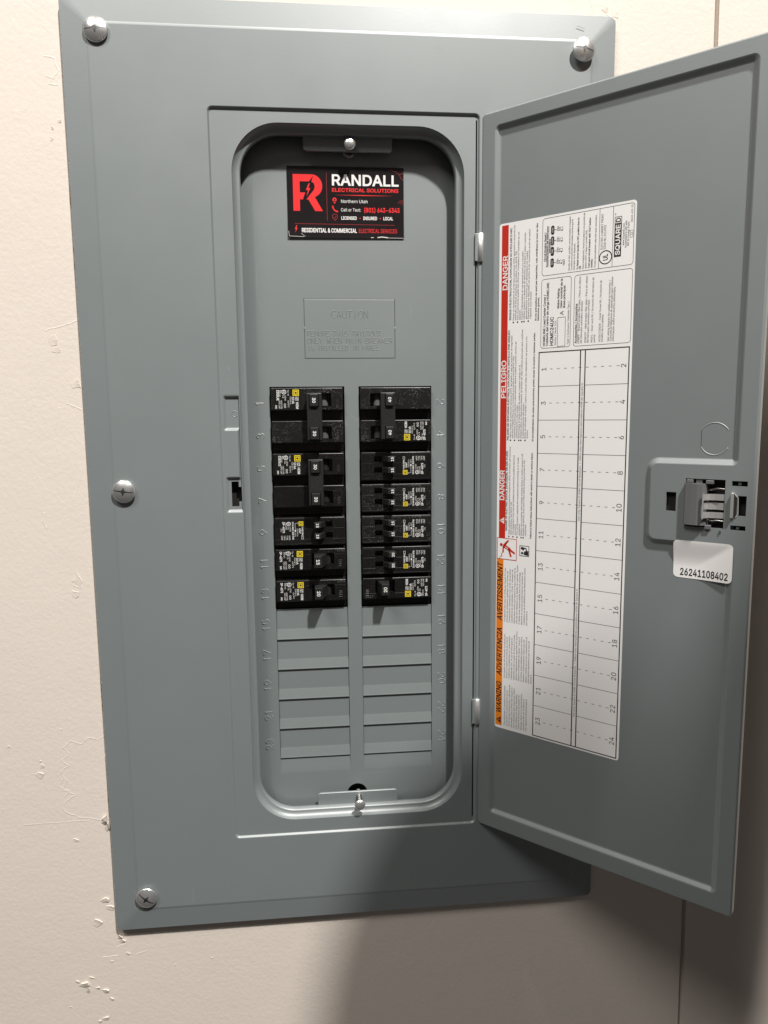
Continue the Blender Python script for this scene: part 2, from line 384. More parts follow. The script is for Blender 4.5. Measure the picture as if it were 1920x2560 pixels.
def chip(x, z, w_, h_, lift=1.2, n=7, tilt=0.9, m=None):
    mb = MB(); a0 = random.uniform(0, 6.28); top = []; bot = []; lift *= .7
    for k in range(n):
        a = a0 + 2 * math.pi * k / n; r = random.uniform(.35, 1.0)
        px, pz = x + w_ * .58 * r * math.cos(a), z + h_ * .58 * r * math.sin(a)
        l = lift * (0.45 + 0.55 * math.sin(a + tilt) + random.uniform(-.15, .15))
        top.append((px, WY - max(.15, l), pz)); bot.append((x + (px - x) * 1.03, WY + .1, z + (pz - z) * 1.03))
    mb.add(top + [(x, WY - lift * .5, z)], [(k, (k + 1) % n, n) for k in range(n)], m or WALL)
    mb.loft([top, bot], m or WALL, False); mb.build('paint_chip', wall, fine='face')
for a in [(-138.8, -339.2, 9, 10, 4.5), (-136, -345, 5, 9, 3), (-142.1, -408, 9, 7, 1.6), (-138.5, -414, 8, 6, 1.2), (-149.2, -427, 9, 7, 1.2), (-132.6, -440.9, 7, 8, 2.4), (-131, -444, 5, 5, 1.6),
          (-163, -480.5, 8, 7, 2.6), (-160, -486, 5, 11, 2.0), (-168, -478, 5, 3, 1.0), (-157, -475, 4, 3, 1), (-146.6, -488.2, 6, 4, 1.6), (-152, -485, 4, 3, 1.2), (-142.1, -495.7, 4, 4, 1), (-148, -512.6, 7, 4, 1.4), (-153, -515, 5, 3, 1.0),
          (-161.5, -354.3, 5, 3.4, 1.0), (-184.8, -298.2, 9, 9, .9), (-183, -291, 4, 4, .7), (-154.1, 33.8, 9, 9, .7), (-151, 27, 7, 6, .5), (-138.8, 1.7, 9, 9, .7), (-147.3, -143.7, 8, 11, .7), (-150, -155, 8, 9, .5),
          (-144, 178.8, 3, 3.5, .8), (-138.5, 183.6, 3, 3, .8), (-145, 172, 3, 3, .6), (-206.8, -273.7, 3, 3, .6), (-184, -287, 3, 3, .7), (-127, -456, 4, 3, .9), (-140, -462, 3, 2, .5), (-166.7, -262, 3, 2.4, .4), (-90, -470, 2.5, 2.2, .5), (-60, -466, 2, 2, .5), (-175, -500, 3, 2, .5), (254, 271.5, 6, 8, 1.0), (262, 268, 6, 7, .6)]:
    chip(*a)
for p in [[(-157.7, 40.4), (-146, 44), (-134.2, 47.9)], [(-133.5, -268), (-140, -272), (-147, -270), (-152, -275), (-160, -272), (-166, -277), (-162, -283), (-168, -287), (-163, -292), (-170, -297), (-165, -304), (-169, -312), (-160, -316)],
          [(-168, -302), (-172, -309), (-164, -313), (-168, -318)], [(-160, -317), (-168, -322), (-170, -328), (-164, -333), (-155, -336), (-140, -338.6)], [(-168.3, -92), (-169, -98), (-167, -104)], [(-121, -457.6), (-112, -455)], [(-134, -433), (-126, -440)],
          [(-146, -142), (-150, -149), (-144, -150), (-146, -142)], [(-155, -484), (-146, -488)], [(242.3, 278), (244, 271), (246, 266)], [(252, 276), (255, 268), (262, 264)], [(-146, 226), (-140, 225), (-137.5, 217), (-141, 211), (-146, 213)], [(-137.5, 214), (-139, 207), (-144, 208), (-141, 213)], [(-155, -30), (-152, -15)], [(-136, -16), (-146, -12)]]:
    crack(p)
crack([(-199.6, -339), (-150, -338.4)], 1.2, .1, .2); crack([(-147.5, -87), (-138, -60)], .9, .08, .3); crack([(-135, -449), (-128, -447)], .5, .2, .3)
crack([(-147, -457.5), (-135, -457)], .6, .2, .2)
# strip of torn drywall paper left showing beside the cover
def torn(z0, z1, x, wd, m):
    mb = MB(); n = int(abs(z1 - z0) / 3) + 2; a = []; b = []
    for k in range(n):
        z = z0 + (z1 - z0) * k / (n - 1); e = max(0.0, math.sin(math.pi * k / (n - 1))) ** .5
        a.append((x - (wd + .9) * e * random.uniform(.55, 1) , WY - .35, z)); b.append((x + 3, WY - .2, z))
    mb.loft([a, b], m, False, closed=False); mb.build('torn_paper_strip', wall, fine='face')
torn(147, 118, -132.6, 2.0, BROWN); torn(118, 62, -132.6, 1.6, BROWN); torn(-208, -262, -132.6, 1.9, BROWN); torn(-300, -345, -132.6, 2.2, BROWN); torn(-262, -300, -132.6, 2.4, GYPSUM)
torn(58, 40, -132.8, 1.2, GYPSUM)

# ------------------------------------------------------------------ panel: cover
panel = tag(empty('electrical_panel'), 'grey steel breaker panel with its door swung open, set in a cream wall', 'electrical panel')
XC = 63.6; HW = 196.7; ZT, ZB = 264.4, -431.7
RL, RR, RZT, RZB = -36.6, 159.4, 194.4, -358.0
def build_cover():
    mb = MB()
    X0, X1 = XC - HW, XC + HW
    def band(o, r): return rrect(X0 + o, X1 - o, ZB + o, ZT - o, r, 6)
    mb.loft([Y(band(0.6, 5), 7.0), Y(band(0, 5), 6.4), Y(band(0, 5), 2.6), Y(band(.5, 4.6), 1.8)], GREY)
    mb.loft([Y(band(.5, 4.6), 1.8), Y(band(17.5, 2.0), .35)], GREY, False)
    mb.loft([Y(band(17.5, 2.0), .35), Y(band(18.3, 1.6), .1), Y(band(19.4, 1.2), 0)], GREY)
    inn = band(19.4, 1.2)
    st = lambda o: rrect(RL + o, RR - o, RZB + o, RZT - o, max(.4, 4 - o), 8)
    f0 = lambda x, z: (x, 0, z)
    mb.flat(inn, [st(0)], f0, GREY)
    mb.loft([Y(st(0), 0), Y(st(.4), .12), Y(st(.8), .5), Y(st(1.1), 1.1), Y(st(1.5), 1.5), Y(st(1.9), 1.6)], GREY)
    # recess floor with the opening, the strike pocket and the hinge gap
    FY = 1.6
    op = lambda o: rrect(-20.8 + o, 148.0 - o, -345.4 + o, 184.8 - o, 34 - o, 14)
    pocket = rect(-33.2, -21.3, -95, -6)
    gap = rect(157.0, 157.45, -352, 190)
    mb.flat(st(1.9), [op(0), pocket, rect(156.4, 157.4, -352, 190)], lambda x, z: (x, FY, z), GREY)
    mb.loft([Y(op(5.2 * (1 - math.cos(R(t)))), FY + 5.2 * math.sin(R(t))) for t in range(0, 91, 10)] + [Y(op(5.2), 12.6), Y(op(5.0), 13.4)], GREY)
    # pocket: height field on a grid whose lines follow the key slot
    xs = sorted(set([-33.2, -32.4, -31.8, -31.2, -30.6, -30, -29.2, -28, -27, -26, -25, -23.8, -23.2, -22.8, -22.4, -22, -21.8, -21.3]))
    zs = sorted(set([-95, -94, -93.2, -92.6, -92, -91.4, -90.8, -90, -88, -86.3, -84, -80, -77, -75.3, -73, -71.2, -70.6, -70, -69.4, -68.8, -68.2, -67.5, -67, -66, -64, -60, -50, -40, -36, -34.6, -34, -33.4, -32.8, -32.2, -31.6, -31, -30, -28, -24, -20, -16, -13, -11, -10.4, -9.8, -9.2, -8.6, -8, -7, -6]))
    def sst(t): t = min(1, max(0, t)); return t * t * (3 - 2 * t)
    def ph(x, z):
        d = min(x + 33.2, -21.3 - x + 2.2, z + 94.6, -7.2 - z) ; dep = 1.7 * sst((d - .2) / 1.9)
        plat = min(-22.6 - x, z + 68.6, -32.0 - z)
        return FY + dep * (1 - sst((plat + .9) / 1.8))
    def slot(x, z): return (-29.2 < x < -23.8 and -90 < z < -71.2) or (-23.8 < x < -21.8 and -86.3 < z < -75.3)
    nv = [(x, ph(x, z), z) for z in zs for x in xs]; fs = []
    for j in range(len(zs) - 1):
        for i in range(len(xs) - 1):
            if slot((xs[i] + xs[i + 1]) / 2, (zs[j] + zs[j + 1]) / 2): continue
            a = j * len(xs) + i; fs.append((a, a + 1, a + 1 + len(xs), a + len(xs)))
    mb.add(nv, fs, GREY, True)
    mb.ridge(arc(-24.9, -20.6, 2.1, 2.2, 40, 330, 14), .6, .25, lambda x, z, h: (x, FY + 1.7 - h, z), GREY)
    # fine scratches in the enamel
    for p in [[(96, 188.6), (99, 186.4)], [(101, 188.2), (102.4, 186.5)], [(106, 187.8), (109, 185.5)], [(151, 106), (155, 110)], [(-28, 14), (-27.8, 11)], [(-27.6, 6), (-27.5, 4)], [(230, 256), (236, 254)]]:
        mb.strip(p, .5, lambda x, z: (x, FY - .03 if x < 158 else -.03, z), SCR)
    mb.strip([(-71, -397), (-72, -410)], .35, lambda x, z: (x, -.04, z), SCR)
    rr = random.Random(3)
    for _ in range(30):
        x, z = rr.uniform(-115, 240), rr.uniform(205, 240); a = rr.uniform(-.9, .1); l = rr.uniform(1, 4)
        mb.strip([(x, z), (x + l * math.cos(a), z + l * math.sin(a))], rr.uniform(.12, .3), lambda x, z: (x, -.03, z), SCR)
    for _ in range(40):
        x, z = rr.uniform(-112, -42), rr.uniform(-400, 240); 
        mb.strip([(x, z), (x + rr.uniform(.2, .9), z + rr.uniform(-.6, .6))], rr.uniform(.2, .5), lambda x, z: (x, -.03, z), SCR)
    mb.build('cover', panel, fine='face')
build_cover()
mb = MB()
mb.box(-30.5, -20.9, 9, 9.6, -93, -69, VOID); mb.box(156.2, 158.0, 6, 6.5, -353, 191, VOID)
mb.build('strike_backing', panel, fine='face')
# back box of the panel
mb = MB()
bx = rect(-108, 235, -412, 244)
mb.loft([Y(bx, 16), Y(bx, 105)], VOID, False); mb.cap(Y(bx, 105), VOID)
mb.build('back_box', panel, fine='face')

def screw(x, z, ang, proud, y0=0.0):
    mb = MB(); y = y0 - proud; Rr = 8.5
    H_ = 2.5
    prof = [(3.2, y0 + 1), (3.2, y), (Rr - .5, y), (Rr, y - .5)]
    n = 9; top = lambda r_: y - .5 - H_ * (1 - (r_ / Rr) ** 2)
    for k in range(1, n): r_ = Rr * (1 - k / n) ; prof.append((max(r_, .3), top(r_)))
    mb.lathe_y(prof, x, z, ZINC, 36)
    ca, sa = math.cos(R(ang)), math.sin(R(ang))
    # combination drive: tapering slot and cross recess, their shade painted as dark patches
    def on(a, b): return (x + a * ca - b * sa, top(min(Rr, math.hypot(a, b))) - .07, z + a * sa + b * ca)
    for sgn in (-1, 1):
        q = [on(sgn * a, b) for a in (1.4, 3.2, 5.2, 7.0) for b in (-.62 + .05 * a, .62 - .05 * a)]
        mb.add(q, [(2 * i, 2 * i + 1, 2 * i + 3, 2 * i + 2) for i in range(3)], SLOT)
        mb.add([on(-.6, sgn * 1.0), on(.6, sgn * 1.0), on(.45, sgn * 2.9), on(-.45, sgn * 2.9)], [(0, 1, 2, 3)], SLOT)
    mb.add([on(-1.5, -.7), on(-.7, -1.5), on(.7, -1.5), on(1.5, -.7), on(1.5, .7), on(.7, 1.5), on(-.7, 1.5), on(-1.5, .7)], [tuple(range(8))], SLOT)
    mb.build('cover_screw', panel, fine='face')
screw(-108.8, 240.6, 4, 1.0); screw(234.6, 238.6, -12, 3.2); screw(-107.2, -76.6, -8, 2.0); screw(-107.6, -402.4, 140, 1.6)

# ------------------------------------------------------------------ panel: dead front
D = 20.0
d3 = lambda x, z, h=0: (x, D - h, z)
def build_dead_front():
    mb = MB()
    lo = lambda o: rrect(-8 - o, 135.2 + o, -349 - o, 173 + o, 24 + o * .5, 8)
    colL = rect(.0, 58.2, -318, 0); colR = rect(69.4, 127.2, -318, 0)
    circ = [(63.5 + 8.5 * math.cos(2 * math.pi * k / 24), -339 + 8.5 * math.sin(2 * math.pi * k / 24)) for k in range(24)]
    plate = rect(28.0, 98.7, 21.4, 66.6)
    big = rrect(-40, 167, -372, 206, 10, 6)
    # slightly dished edge: flat centre, shallow roll-off towards the rim
    mid = lo(0)
    capz = [p for p in mid]
    mb.flat(mid, [colL, colR, plate, circ], lambda x, z: (x, D, z), GREYB)
    mb.loft([Y(lo(0), D), Y(lo(2), D + .15), Y(lo(5), D + .6), Y(lo(9), D + 1.3), Y(lo(12), D + 1.6)], GREYB)
    mb.flat(big, [lo(12)], lambda x, z: (x, D + 1.6, z), GREYB)
    # edges of the sheet around the cut-outs
    for c in (colL, colR): mb.loft([Y(c, D), Y(c, D + 2.2)], GREYB, False)
    # stamped circuit numbers
    for i in range(12):
        zz = -12.7 - 25.4 * i
        for s_, x, sg in ((str(2 * i + 1), -7.8 - .06 * i, 1), (str(2 * i + 2), 134.6 + .09 * i, -1)):
            ln = (5.6 * len(s_) - 1.6) * .92
            t3 = (lambda a, b, h, x=x, zz=zz, ln=ln: (x + 2.8 - b, D - h, zz - ln / 2 + a)) if sg == 1 else (lambda a, b, h, x=x, zz=zz, ln=ln: (x - 2.8 + b, D - h, zz + ln / 2 - a))
            stamped(mb, s_, 0, 0, 5.6, t3, GREYB, wd=1.0, ht=.22)
    # scratches
    for p, wd in [([(-6, 92), (-7.5, 80), (-6.5, 66), (-2, 52), (2, 44)], .3), ([(12, 22), (20, 12), (32, 5), (38, 1)], .28), ([(110.5, 62), (111, 56)], .3), ([(111.5, 58), (111, 50)], .25), ([(64, -322.5), (92, -321)], .3), ([(63, -22), (67, -27), (69, -26)], .4), ([(128.6, -31), (130, -36), (131.2, -42)], .35), ([(-9, 132), (-8.6, 131.4)], .8)]:
        mb.strip(p, wd, lambda x, z: (x, D - .04, z), SCR)
    o = mb.build('dead_front', panel)
    # twist-out plate with the caution wording, separated by a scored line
    mb = MB(); g = .32
    mb.box(28.0 + g, 98.7 - g, D, D + 1.2, 21.4 + g, 66.6 - g, GREYB, .2)
    t3 = lambda x, z, h: (x, D - h, z)
    stamped(mb, 'CAUTION', 49.4, 52.4, 5.4, t3, GREYB, width=28.0, wd=.6, ht=.26)
    stamped(mb, 'REMOVE THIS TWISTOUT', 30.4, 38.8, 3.6, t3, GREYB, width=56.8, wd=.46, ht=.22)
    stamped(mb, 'ONLY WHEN MAIN BREAKER', 30.4, 33.3, 3.6, t3, GREYB, width=65.6, wd=.46, ht=.22)
    stamped(mb, 'IS INSTALLED IN PANEL', 30.4, 27.8, 3.6, t3, GREYB, width=55.2, wd=.46, ht=.22)
    mb.box(27.5, 29, D - .1, D + .8, 43.6, 45.4, GREYB, .15); mb.box(97.7, 99.4, D - .1, D + .8, 43.6, 45.4, GREYB, .15)
    mb.build('caution_twistout', o)
    mb = MB(); mb.box(27, 99.6, D + .8, D + 1.6, 20.5, 67.5, GREYB); mb.build('twistout_gap', o)
    # remaining twist-outs, one louvre for each unused space
    for x0, x1 in ((0.25, 57.95), (69.65, 126.95)):
        for i in range(7, 12):
            z0 = -25.4 * i; mb = MB()
            prof = [(1.25, z0 - .1), (1.25, z0 - 16.6), (1.08, z0 - 17.6), (.1, z0 - 24.2), (-.08, z0 - 25.0), (.02, z0 - 25.3), (.9, z0 - 25.35)]
            mb.loft([[(x, D + y, z) for x in (x0, x1)] for y, z in prof[:3]], GREYB, False, closed=False)
            mb.loft([[(x, D + y, z) for x in (x0, x1)] for y, z in prof[2:]], GREYB, False, closed=False)
            mb.build('twistout', o)
        mb = MB(); zb = -25.4 * 12
        prof = [(1.0, zb - .1), (.8, zb - 3), (.35, zb - 8), (.05, zb - 12), (0, zb - 13.2)]
        mb.loft([[(x, D + y, z) for x in (x0 - .3, x1 + .3)] for y, z in prof], GREYB, True, closed=False)
        mb.build('stamped_ramp', o)
    mb = MB(); mb.lathe_y([(9.5, D + 6), (9.5, D + 5)], 64, -339, VOID); mb.build('screw_hole', o)
    return o
dead_front = build_dead_front()
def tab(z0, z1):
    mb = MB(); lp = rrect(30.2, 96.0, z0, z1, 2.6, 6)
    l2 = rrect(30.6, 95.6, z0 + .4, z1 - .4, 2.2, 6)
    mb.loft([Y(lp, 13.6), Y(lp, 12.4), Y(l2, 12.1)], GREY); mb.cap(Y(l2, 12.1), GREY); mb.cap(Y(lp, 13.6), GREY)
    mb.build('mounting_tab', panel, fine='face')
tab(169.6, 184.0); tab(-345, -330.0)
def small_screw(x, z, y):
    mb = MB(); prof = [(1.9, D + 1), (1.9, y + .5), (4.2, y), (4.35, y - .7)]
    for k in range(1, 9): t = R(90 * k / 9); prof.append((4.35 * math.cos(t), y - .7 - 2.3 * math.sin(t)))
    mb.lathe_y(prof, x, z, ZINC, 26)
    k = int((D - y) / 1.1)
    for i in range(k): mb.lathe_y([(1.9, y + .7 + i * 1.1), (2.2, y + 1.0 + i * 1.1), (1.9, y + 1.3 + i * 1.1)], x, z, WIRE, 14, cap=False)
    mb.build('dead_front_screw', panel, fine='face')
small_screw(64.4, 174.0, 9.4); small_screw(63.9, -334.2, -1.6)
mb = MB(); pts = []
for k in range(0, 101): t = k / 100; pts.append((64.0 + 4.2 * math.cos(t * 2 * math.pi * 4), 13.8 + 5.6 * t, 171.6 + 4.2 * math.sin(t * 2 * math.pi * 4)))
mb.tube(pts, .42, WIRE, 6); mb.build('retaining_spring', panel, fine='face')

def hinge(z0, z1):
    mb = MB(); mb.tube([(160.2, .6, z0), (160.2, .6, z0 + .3), (160.2, .6, z1 - .3), (160.2, .6, z1)], [2.0, 2.5, 2.5, 2.0], STEEL, 18)
    mb.box(155.9, 158.0, -.6, 1.2, z0 + .6, z1 - .4, GREY, .3); mb.box(159.4, 162.9, .2, .9, z0 + .2, z1 - .2, STEEL, .2)
    mb.build('hinge', panel, fine='face')
hinge(89.9, 110.6); hinge(-271.8, -250.3)

# ------------------------------------------------------------------ panel: door
HX, HYY = 160.6, -0.2
DANG = math.atan2(-0.6856, 0.7280)
DW = 194.6; DZT, DZB = 193.4, -357.0; REC = 2.6
NOTCH = [(10.6, -344.2), (184.6, -344.2), (184.6, -106.2), (131.2, -106.2), (131.2, -56.0), (184.6, -56.0), (184.6, 183.6), (10.6, 183.6)]
def build_door():
    mb = MB()
    od = lambda o: rrect(0 + o, DW - o, DZB + o, DZT - o, max(.4, 2.5 - o), 5)
    lp = lambda o: rpoly(NOTCH, 4.0, o, 6)
    slots = [rect(181.2, 190.2, -68.6, -65.4), rect(181.4, 190.2, -96.4, -93.4), rect(185.2, 190.0, -87.2, -74.6), rect(141.4, 147.8, -87.0, -74.4), rect(153.4, 177.4, -96.0, -65.0)]
    mb.flat(od(1.2), [lp(0)] + slots, lambda x, z: (x, 0, z), GREY)
    mb.loft([Y(od(1.2), 0), Y(od(.6), .16), Y(od(.18), .6), Y(od(0), 1.2), Y(od(0), 7)], GREY)
    pr = [(0, 0), (.5, .12), (1.1, .5), (2.9, REC - .5), (3.5, REC - .12), (4.1, REC)]
    mb.loft([Y(lp(a), b) for a, b in pr], GREY)
    mb.flat(lp(4.1), [], lambda x, z: (x, REC, z), GREY)
    mb.loft([Y(od(0), 7), Y(od(1), 7.6)], GREY); mb.cap(Y(od(1), 7.6), GREY)
    for s_ in slots: mb.loft([Y(s_, 0), Y(s_, 1.3)], GREY, False)
    # partly sheared knock-out
    m3 = lambda x, z, h: (x, REC - h, z)
    mb.ridge(arc(169.2, -39.5, 9.4, 10.2, 35, 148, 14), .7, .22, m3, GREY); mb.ridge(arc(169.2, -39.5, 9.4, 10.2, 212, 326, 14), .7, .22, m3, GREY)
    mb.strip([(161.1, -34.2), (161.1, -45)], .3, lambda x, z: (x, REC - .03, z), INK)
    rr = random.Random(9)
    for _ in range(60):
        x, z = rr.uniform(18, 178), rr.uniform(-335, 175)
        if -272 < z < 118 and x < 116 or -108 < z < -52 and x > 126: continue
        a = rr.uniform(0, 3); l = rr.uniform(.3, 1.1)
        mb.strip([(x, z), (x + l * math.cos(a), z + l * math.sin(a))], rr.uniform(.25, .5), lambda x, z: (x, REC - .03, z), SCR)
    return mb.build('door', panel, (cs(HX, 0)[0], HYY, 0), DANG, fine='door')
door = build_door()
# latch
mb = MB(); mb.box(139, 150, 3, 3.4, -90, -72, VOID); mb.box(150.5, 193, 5.2, 5.6, -98, -62, VOID); mb.build('latch_housing', door, fine='door')
mb = MB()
prof = [(153.4, .2), (153.5, -2.6), (154.2, -3.3), (157.5, -3.7), (161.5, -3.9), (164.6, -3.4), (166.3, -2.2), (167.0, -.2), (167.0, 4)]
loops = [[(x, y, z) for x, y in prof] for z in (-94.6, -94.2, -68.4, -68.0)]
mb.loft(loops, LATCH, False, closed=False); mb.cap([(x, y, -68.0) for x, y in prof], LATCH); mb.cap([(x, y, -94.6) for x, y in prof], LATCH)
for x0, x1 in ((154.4, 158.2), (166.2, 170.6)):
    mb.box(x0, x1, -2.2, 1.2, -67.9, -65.6, LATCH, .3); 
mb.box(166.4, 170.0, -1.6, 1.5, -97.0, -94.3, LATCH, .3); mb.box(159.6, 163.5, .6, 3.4, -68.0, -65.4, LATCH, .2)
mb.box(156.5, 163, -.4, 1, -96.2, -94.9, VOID)
mb.build('latch_slide', door, fine='door')
def ribbon(mb, prof, z0, z1, m, t=.5):
    mb.loft([[(x, y, z) for x, y in prof] for z in (z0, z1)], m, False, closed=False)
    mb.loft([[(x, y + t, z) for x, y in prof] for z in (z0, z1)], m, False, closed=False)
    for z in (z0, z1): mb.loft([[(x, y, z) for x, y in prof], [(x, y + t, z) for x, y in prof]], m, False, closed=False)
mb = MB()
ribbon(mb, [(165.4, -4.6), (166.2, -5.0), (168.6, -1.2), (171.5, -.2), (177.2, .4)], -78.2, -74.2, STEEL)
ribbon(mb, [(165.8, -3.4), (167.6, -.6), (172.2, 1.2), (176.9, .2)], -84.2, -79.8, STEEL)
ribbon(mb, [(165.4, -4.6), (166.2, -5.0), (168.6, -1.4), (171.5, -.2), (177.2, .6)], -89.6, -85.8, STEEL)
mb.tube([(165.6, -4.9, -90.2), (165.6, -4.9, -74.0)], .5, STEEL, 8)
mb.tube([(167.4, .8, -72.0), (170, .4, -71.4), (173, -.4, -70.6), (177, .2, -70.8)], .6, WIRE, 6); mb.tube([(167.4, .8, -91.0), (170, .2, -91.6), (174, -.2, -91.0), (177, .4, -91.4)], .6, WIRE, 6)
mb.build('latch_spring', door, fine='door')
mb = MB()
mb.box(181.4, 183.0, -2.4, .6, -88.6, -72.8, STEEL, .25); mb.hexa([(183.0, .8, -88.2), (185.4, 2, -86.4), (185.4, 2, -76.0), (183.0, .8, -73.2)], [(183.0, -1.4, -88.2), (185.2, .4, -86.4), (185.2, .4, -76.0), (183.0, -1.4, -73.2)], WIRE, .2)
mb.tube([(183.2, -.6, -73.6), (185.2, -.2, -76.2), (185.5, .3, -86.2), (184.2, -.2, -88.2)], .35, STEEL, 6)
for z in (-67.0, -94.9): mb.box(184.6, 186.4, 1.0, 2.4, z - 1.0, z + 1.0, LATCH, .2)
mb.tube([(175.5, -.4, -97.2), (175.9, -.6, -98.6)], .5, WIRE, 6)
mb.build('latch_catch', door, fine='door')

# ------------------------------------------------------------------ door: directory label
LY = REC - .12
def P(lift):
    return lambda a, b: (114.5 - b, LY - lift, a - 270.5)
mb = MB(); lp = rrect(-.2, 385.4, -.2, 100.6, 2.2, 5)
mb.cap([P(0)(a, b) for a, b in lp], PAPER); mb.loft([[P(0)(a, b) for a, b in lp], [P(-.15)(a, b) for a, b in lp]], PAPER, False)
lab = mb.build('directory_label', door, fine='door'); lab['label'] = 'tall white directory and warning label stuck inside the door'
p1, p2 = P(.04), P(.08)
mb = MB()
quad(mb, 153.4, 384.0, 93.0, 98.4, p1, RED)
for s_, a0, a1, b in (('DANGER', 182.2, 205.5, 94.2), ('PELIGRO', 259.2, 287.5, 93.8), ('DANGER', 337.9, 362.6, 93.5)): text(mb, s_, a0, b, 3.9, p2, WHITEINK, width=a1 - a0, bold=True)
poly(mb, [(164.2, 94.0), (169.4, 94.0), (166.8, 98.0)], p2, WHITEINK); text(mb, '!', 166.5, 94.5, 2.3, P(.12), RED, bold=True)
mb.build('danger_banner', door, fine='door')
mb = MB()
quad(mb, 2.0, 136.4, 94.2, 99.9, p1, ORANGE)
for s_, a0, a1 in (('WARNING', 12.0, 38.9), ('ADVERTENCIA', 43.0, 82.8), ('AVERTISSEMENT', 87.8, 134.8)): text(mb, s_, a0, 95.0, 4.2, p2, INK, width=a1 - a0 - 1, bold=True, shear=.2)
poly(mb, [(3.6, 95.0), (9.4, 95.0), (6.5, 99.2)], p2, INK); text(mb, '!', 6.2, 95.5, 2.4, P(.12), ORANGE, bold=True)
mb.build('warning_banner', door, fine='door')
# pictograms
mb = MB()
frame(mb, 136.6, 153.4, 83.0, 99.9, .45, p2, RED)
quad(mb, 137.1, 152.9, 83.5, 99.4, p1, PAPER)
disc(mb, 148.0, 96.2, 0, 1.25, P(.1), RED, 14)
mb.strip([(147.2, 94.6), (146.2, 91.5), (144.5, 88.8)], 2.6, P(.1), RED); mb.strip([(144.8, 89.6), (139.2, 87.8)], 1.5, P(.1), RED); mb.strip([(145, 89.4), (142.0, 84.6)], 1.5, P(.1), RED)
mb.strip([(147.2, 94.4), (142.0, 94.6)], 1.2, P(.1), RED); mb.strip([(147.6, 94.2), (151.8, 90.0)], 1.4, P(.1), RED); mb.strip([(147, 93.2), (150.5, 91)], .9, P(.1), RED)
mb.strip([(142.2, 94.8), (140.6, 96.2), (139.5, 95.4), (138.2, 97.2), (136.9, 97.6)], .5, P(.1), RED)
mb.strip([(146.6, 92.8), (145.6, 92.0), (146.2, 91.4), (145.0, 90.6)], .5, P(.14), PAPER)
frame(mb, 140.9, 149.0, 72.6, 80.6, .45, p2, INK); quad(mb, 141.3, 148.6, 73.0, 80.2, p1, PAPER)
disc(mb, 143.2, 78.4, 0, 1.0, P(.1), INK, 12); poly(mb, [(141.6, 73.2), (145.2, 73.2), (145.0, 76.0), (143.6, 77.2), (142.0, 76.8)], P(.1), INK)
poly(mb, [(145.2, 77.2), (146.6, 79.8), (148.2, 78.8), (147.2, 76.2)], P(.1), INK); mb.strip([(144.6, 74.6), (147.0, 75.2), (147.2, 77)], .8, P(.1), INK)
mb.build('hazard_pictograms', door, fine='door')
# running text
mb = MB()
def para(a, b, pitch, lines, h=1.22, sx=.88, bul=()):
    for i, s_ in enumerate(lines):
        text(mb, s_, a, b - i * pitch, h, p1, INK, sx=sx)
        if i in bul: disc(mb, a - 1.4, b - i * pitch + .6, 0, .62, p1, INK, 10)
text(mb, "RISQUE D'ÉLECTROCUTION, D'EXPLOSION OU D'ÉCLAIR D'ARC", 316.2, 90.2, 1.4, p1, INK, width=65.5, bold=True)
def fit_para(a, aend, b, pitch, lines, bul=(), h=1.22):
    tot = 0
    for s_ in lines:
        for c in s_: glyph(c, False)
        tot = max(tot, sum(_adv[c] for c in s_))
    sx = (aend - a) / tot / (h / CAP); para(a, b, pitch, lines, h, sx, bul)
fit_para(315.8, 383.2, 87.7, 1.72, ["Portez un équipement de protection personnel (EPP) approprié et observez les", "méthodes de travail électrique sécuritaire. Voir NFPA 70E.", "Seul un personnel qualifié doit effectuer l'installation et l'entretien de cet", "appareil.", "Coupez l'alimentation de cet appareil avant d'y travailler.", "Utilisez toujours un dispositif de détection de tension à valeur nominale", "appropriée pour s'assurer que l'alimentation est coupée.", "Replacez tous les dispositifs, les portes et les couvercles avant de mettre", "l'appareil sous tension."], (0, 2, 4, 5, 7))
text(mb, "Si ces précautions ne sont pas respectées, cela entraînera la mort ou des", 314.1, 69.8, 1.25, p1, INK, width=67.5, bold=True); text(mb, "blessures graves.", 314.1, 67.9, 1.25, p1, INK, width=16.5, bold=True)
text(mb, "PELIGRO DE DESCARGA ELÉCTRICA, EXPLOSIÓN O DESTELLO POR ARQUEO", 228.1, 91.0, 1.4, p1, INK, width=81, bold=True)
fit_para(229.6, 309, 88.9, 1.72, ["Utilice equipo de protección personal (EPP) apropiado y siga las prácticas de seguridad", "eléctrica establecidas por su Compañía (consulte la norma NFPA 70E).", "Solamente el personal eléctrico especializado deberá instalar y prestar servicio de", "mantenimiento a este equipo.", "Desenergice el equipo antes de realizar cualquier trabajo en él.", "Siempre utilice un dispositivo detector de tensión de valor nominal adecuado para confirmar", "la desenergización del equipo.", "Antes de energizar el equipo, vuelva a colocar todos los dispositivos, las puertas y los", "frentes."], (0, 2, 4, 5, 7))
text(mb, "El incumplimiento de estas precauciones podrá causar la muerte o lesiones serias.", 227.6, 70.6, 1.25, p1, INK, width=78.5, bold=True)
text(mb, "HAZARD OF ELECTRIC SHOCK, EXPLOSION, OR ARC FLASH", 158.9, 91.5, 1.4, p1, INK, width=61.3, bold=True)
fit_para(156.4, 223.4, 89.2, 1.72, ["Apply appropriate personal protective equipment (PPE) and follow safe electrical", "work practices. See NFPA 70E.", "This equipment must only be installed and serviced by qualified electrical", "personnel.", "Turn off all power supplying this equipment before working on or inside", "equipment.", "Always use a properly rated voltage sensing device to confirm power is off.", "Replace all devices, doors and covers before turning on power to this", "equipment."], (0, 2, 4, 6, 7))
text(mb, "Failure to follow these instructions will result in death or serious injury.", 154.8, 71.0, 1.25, p1, INK, width=64.7, bold=True)
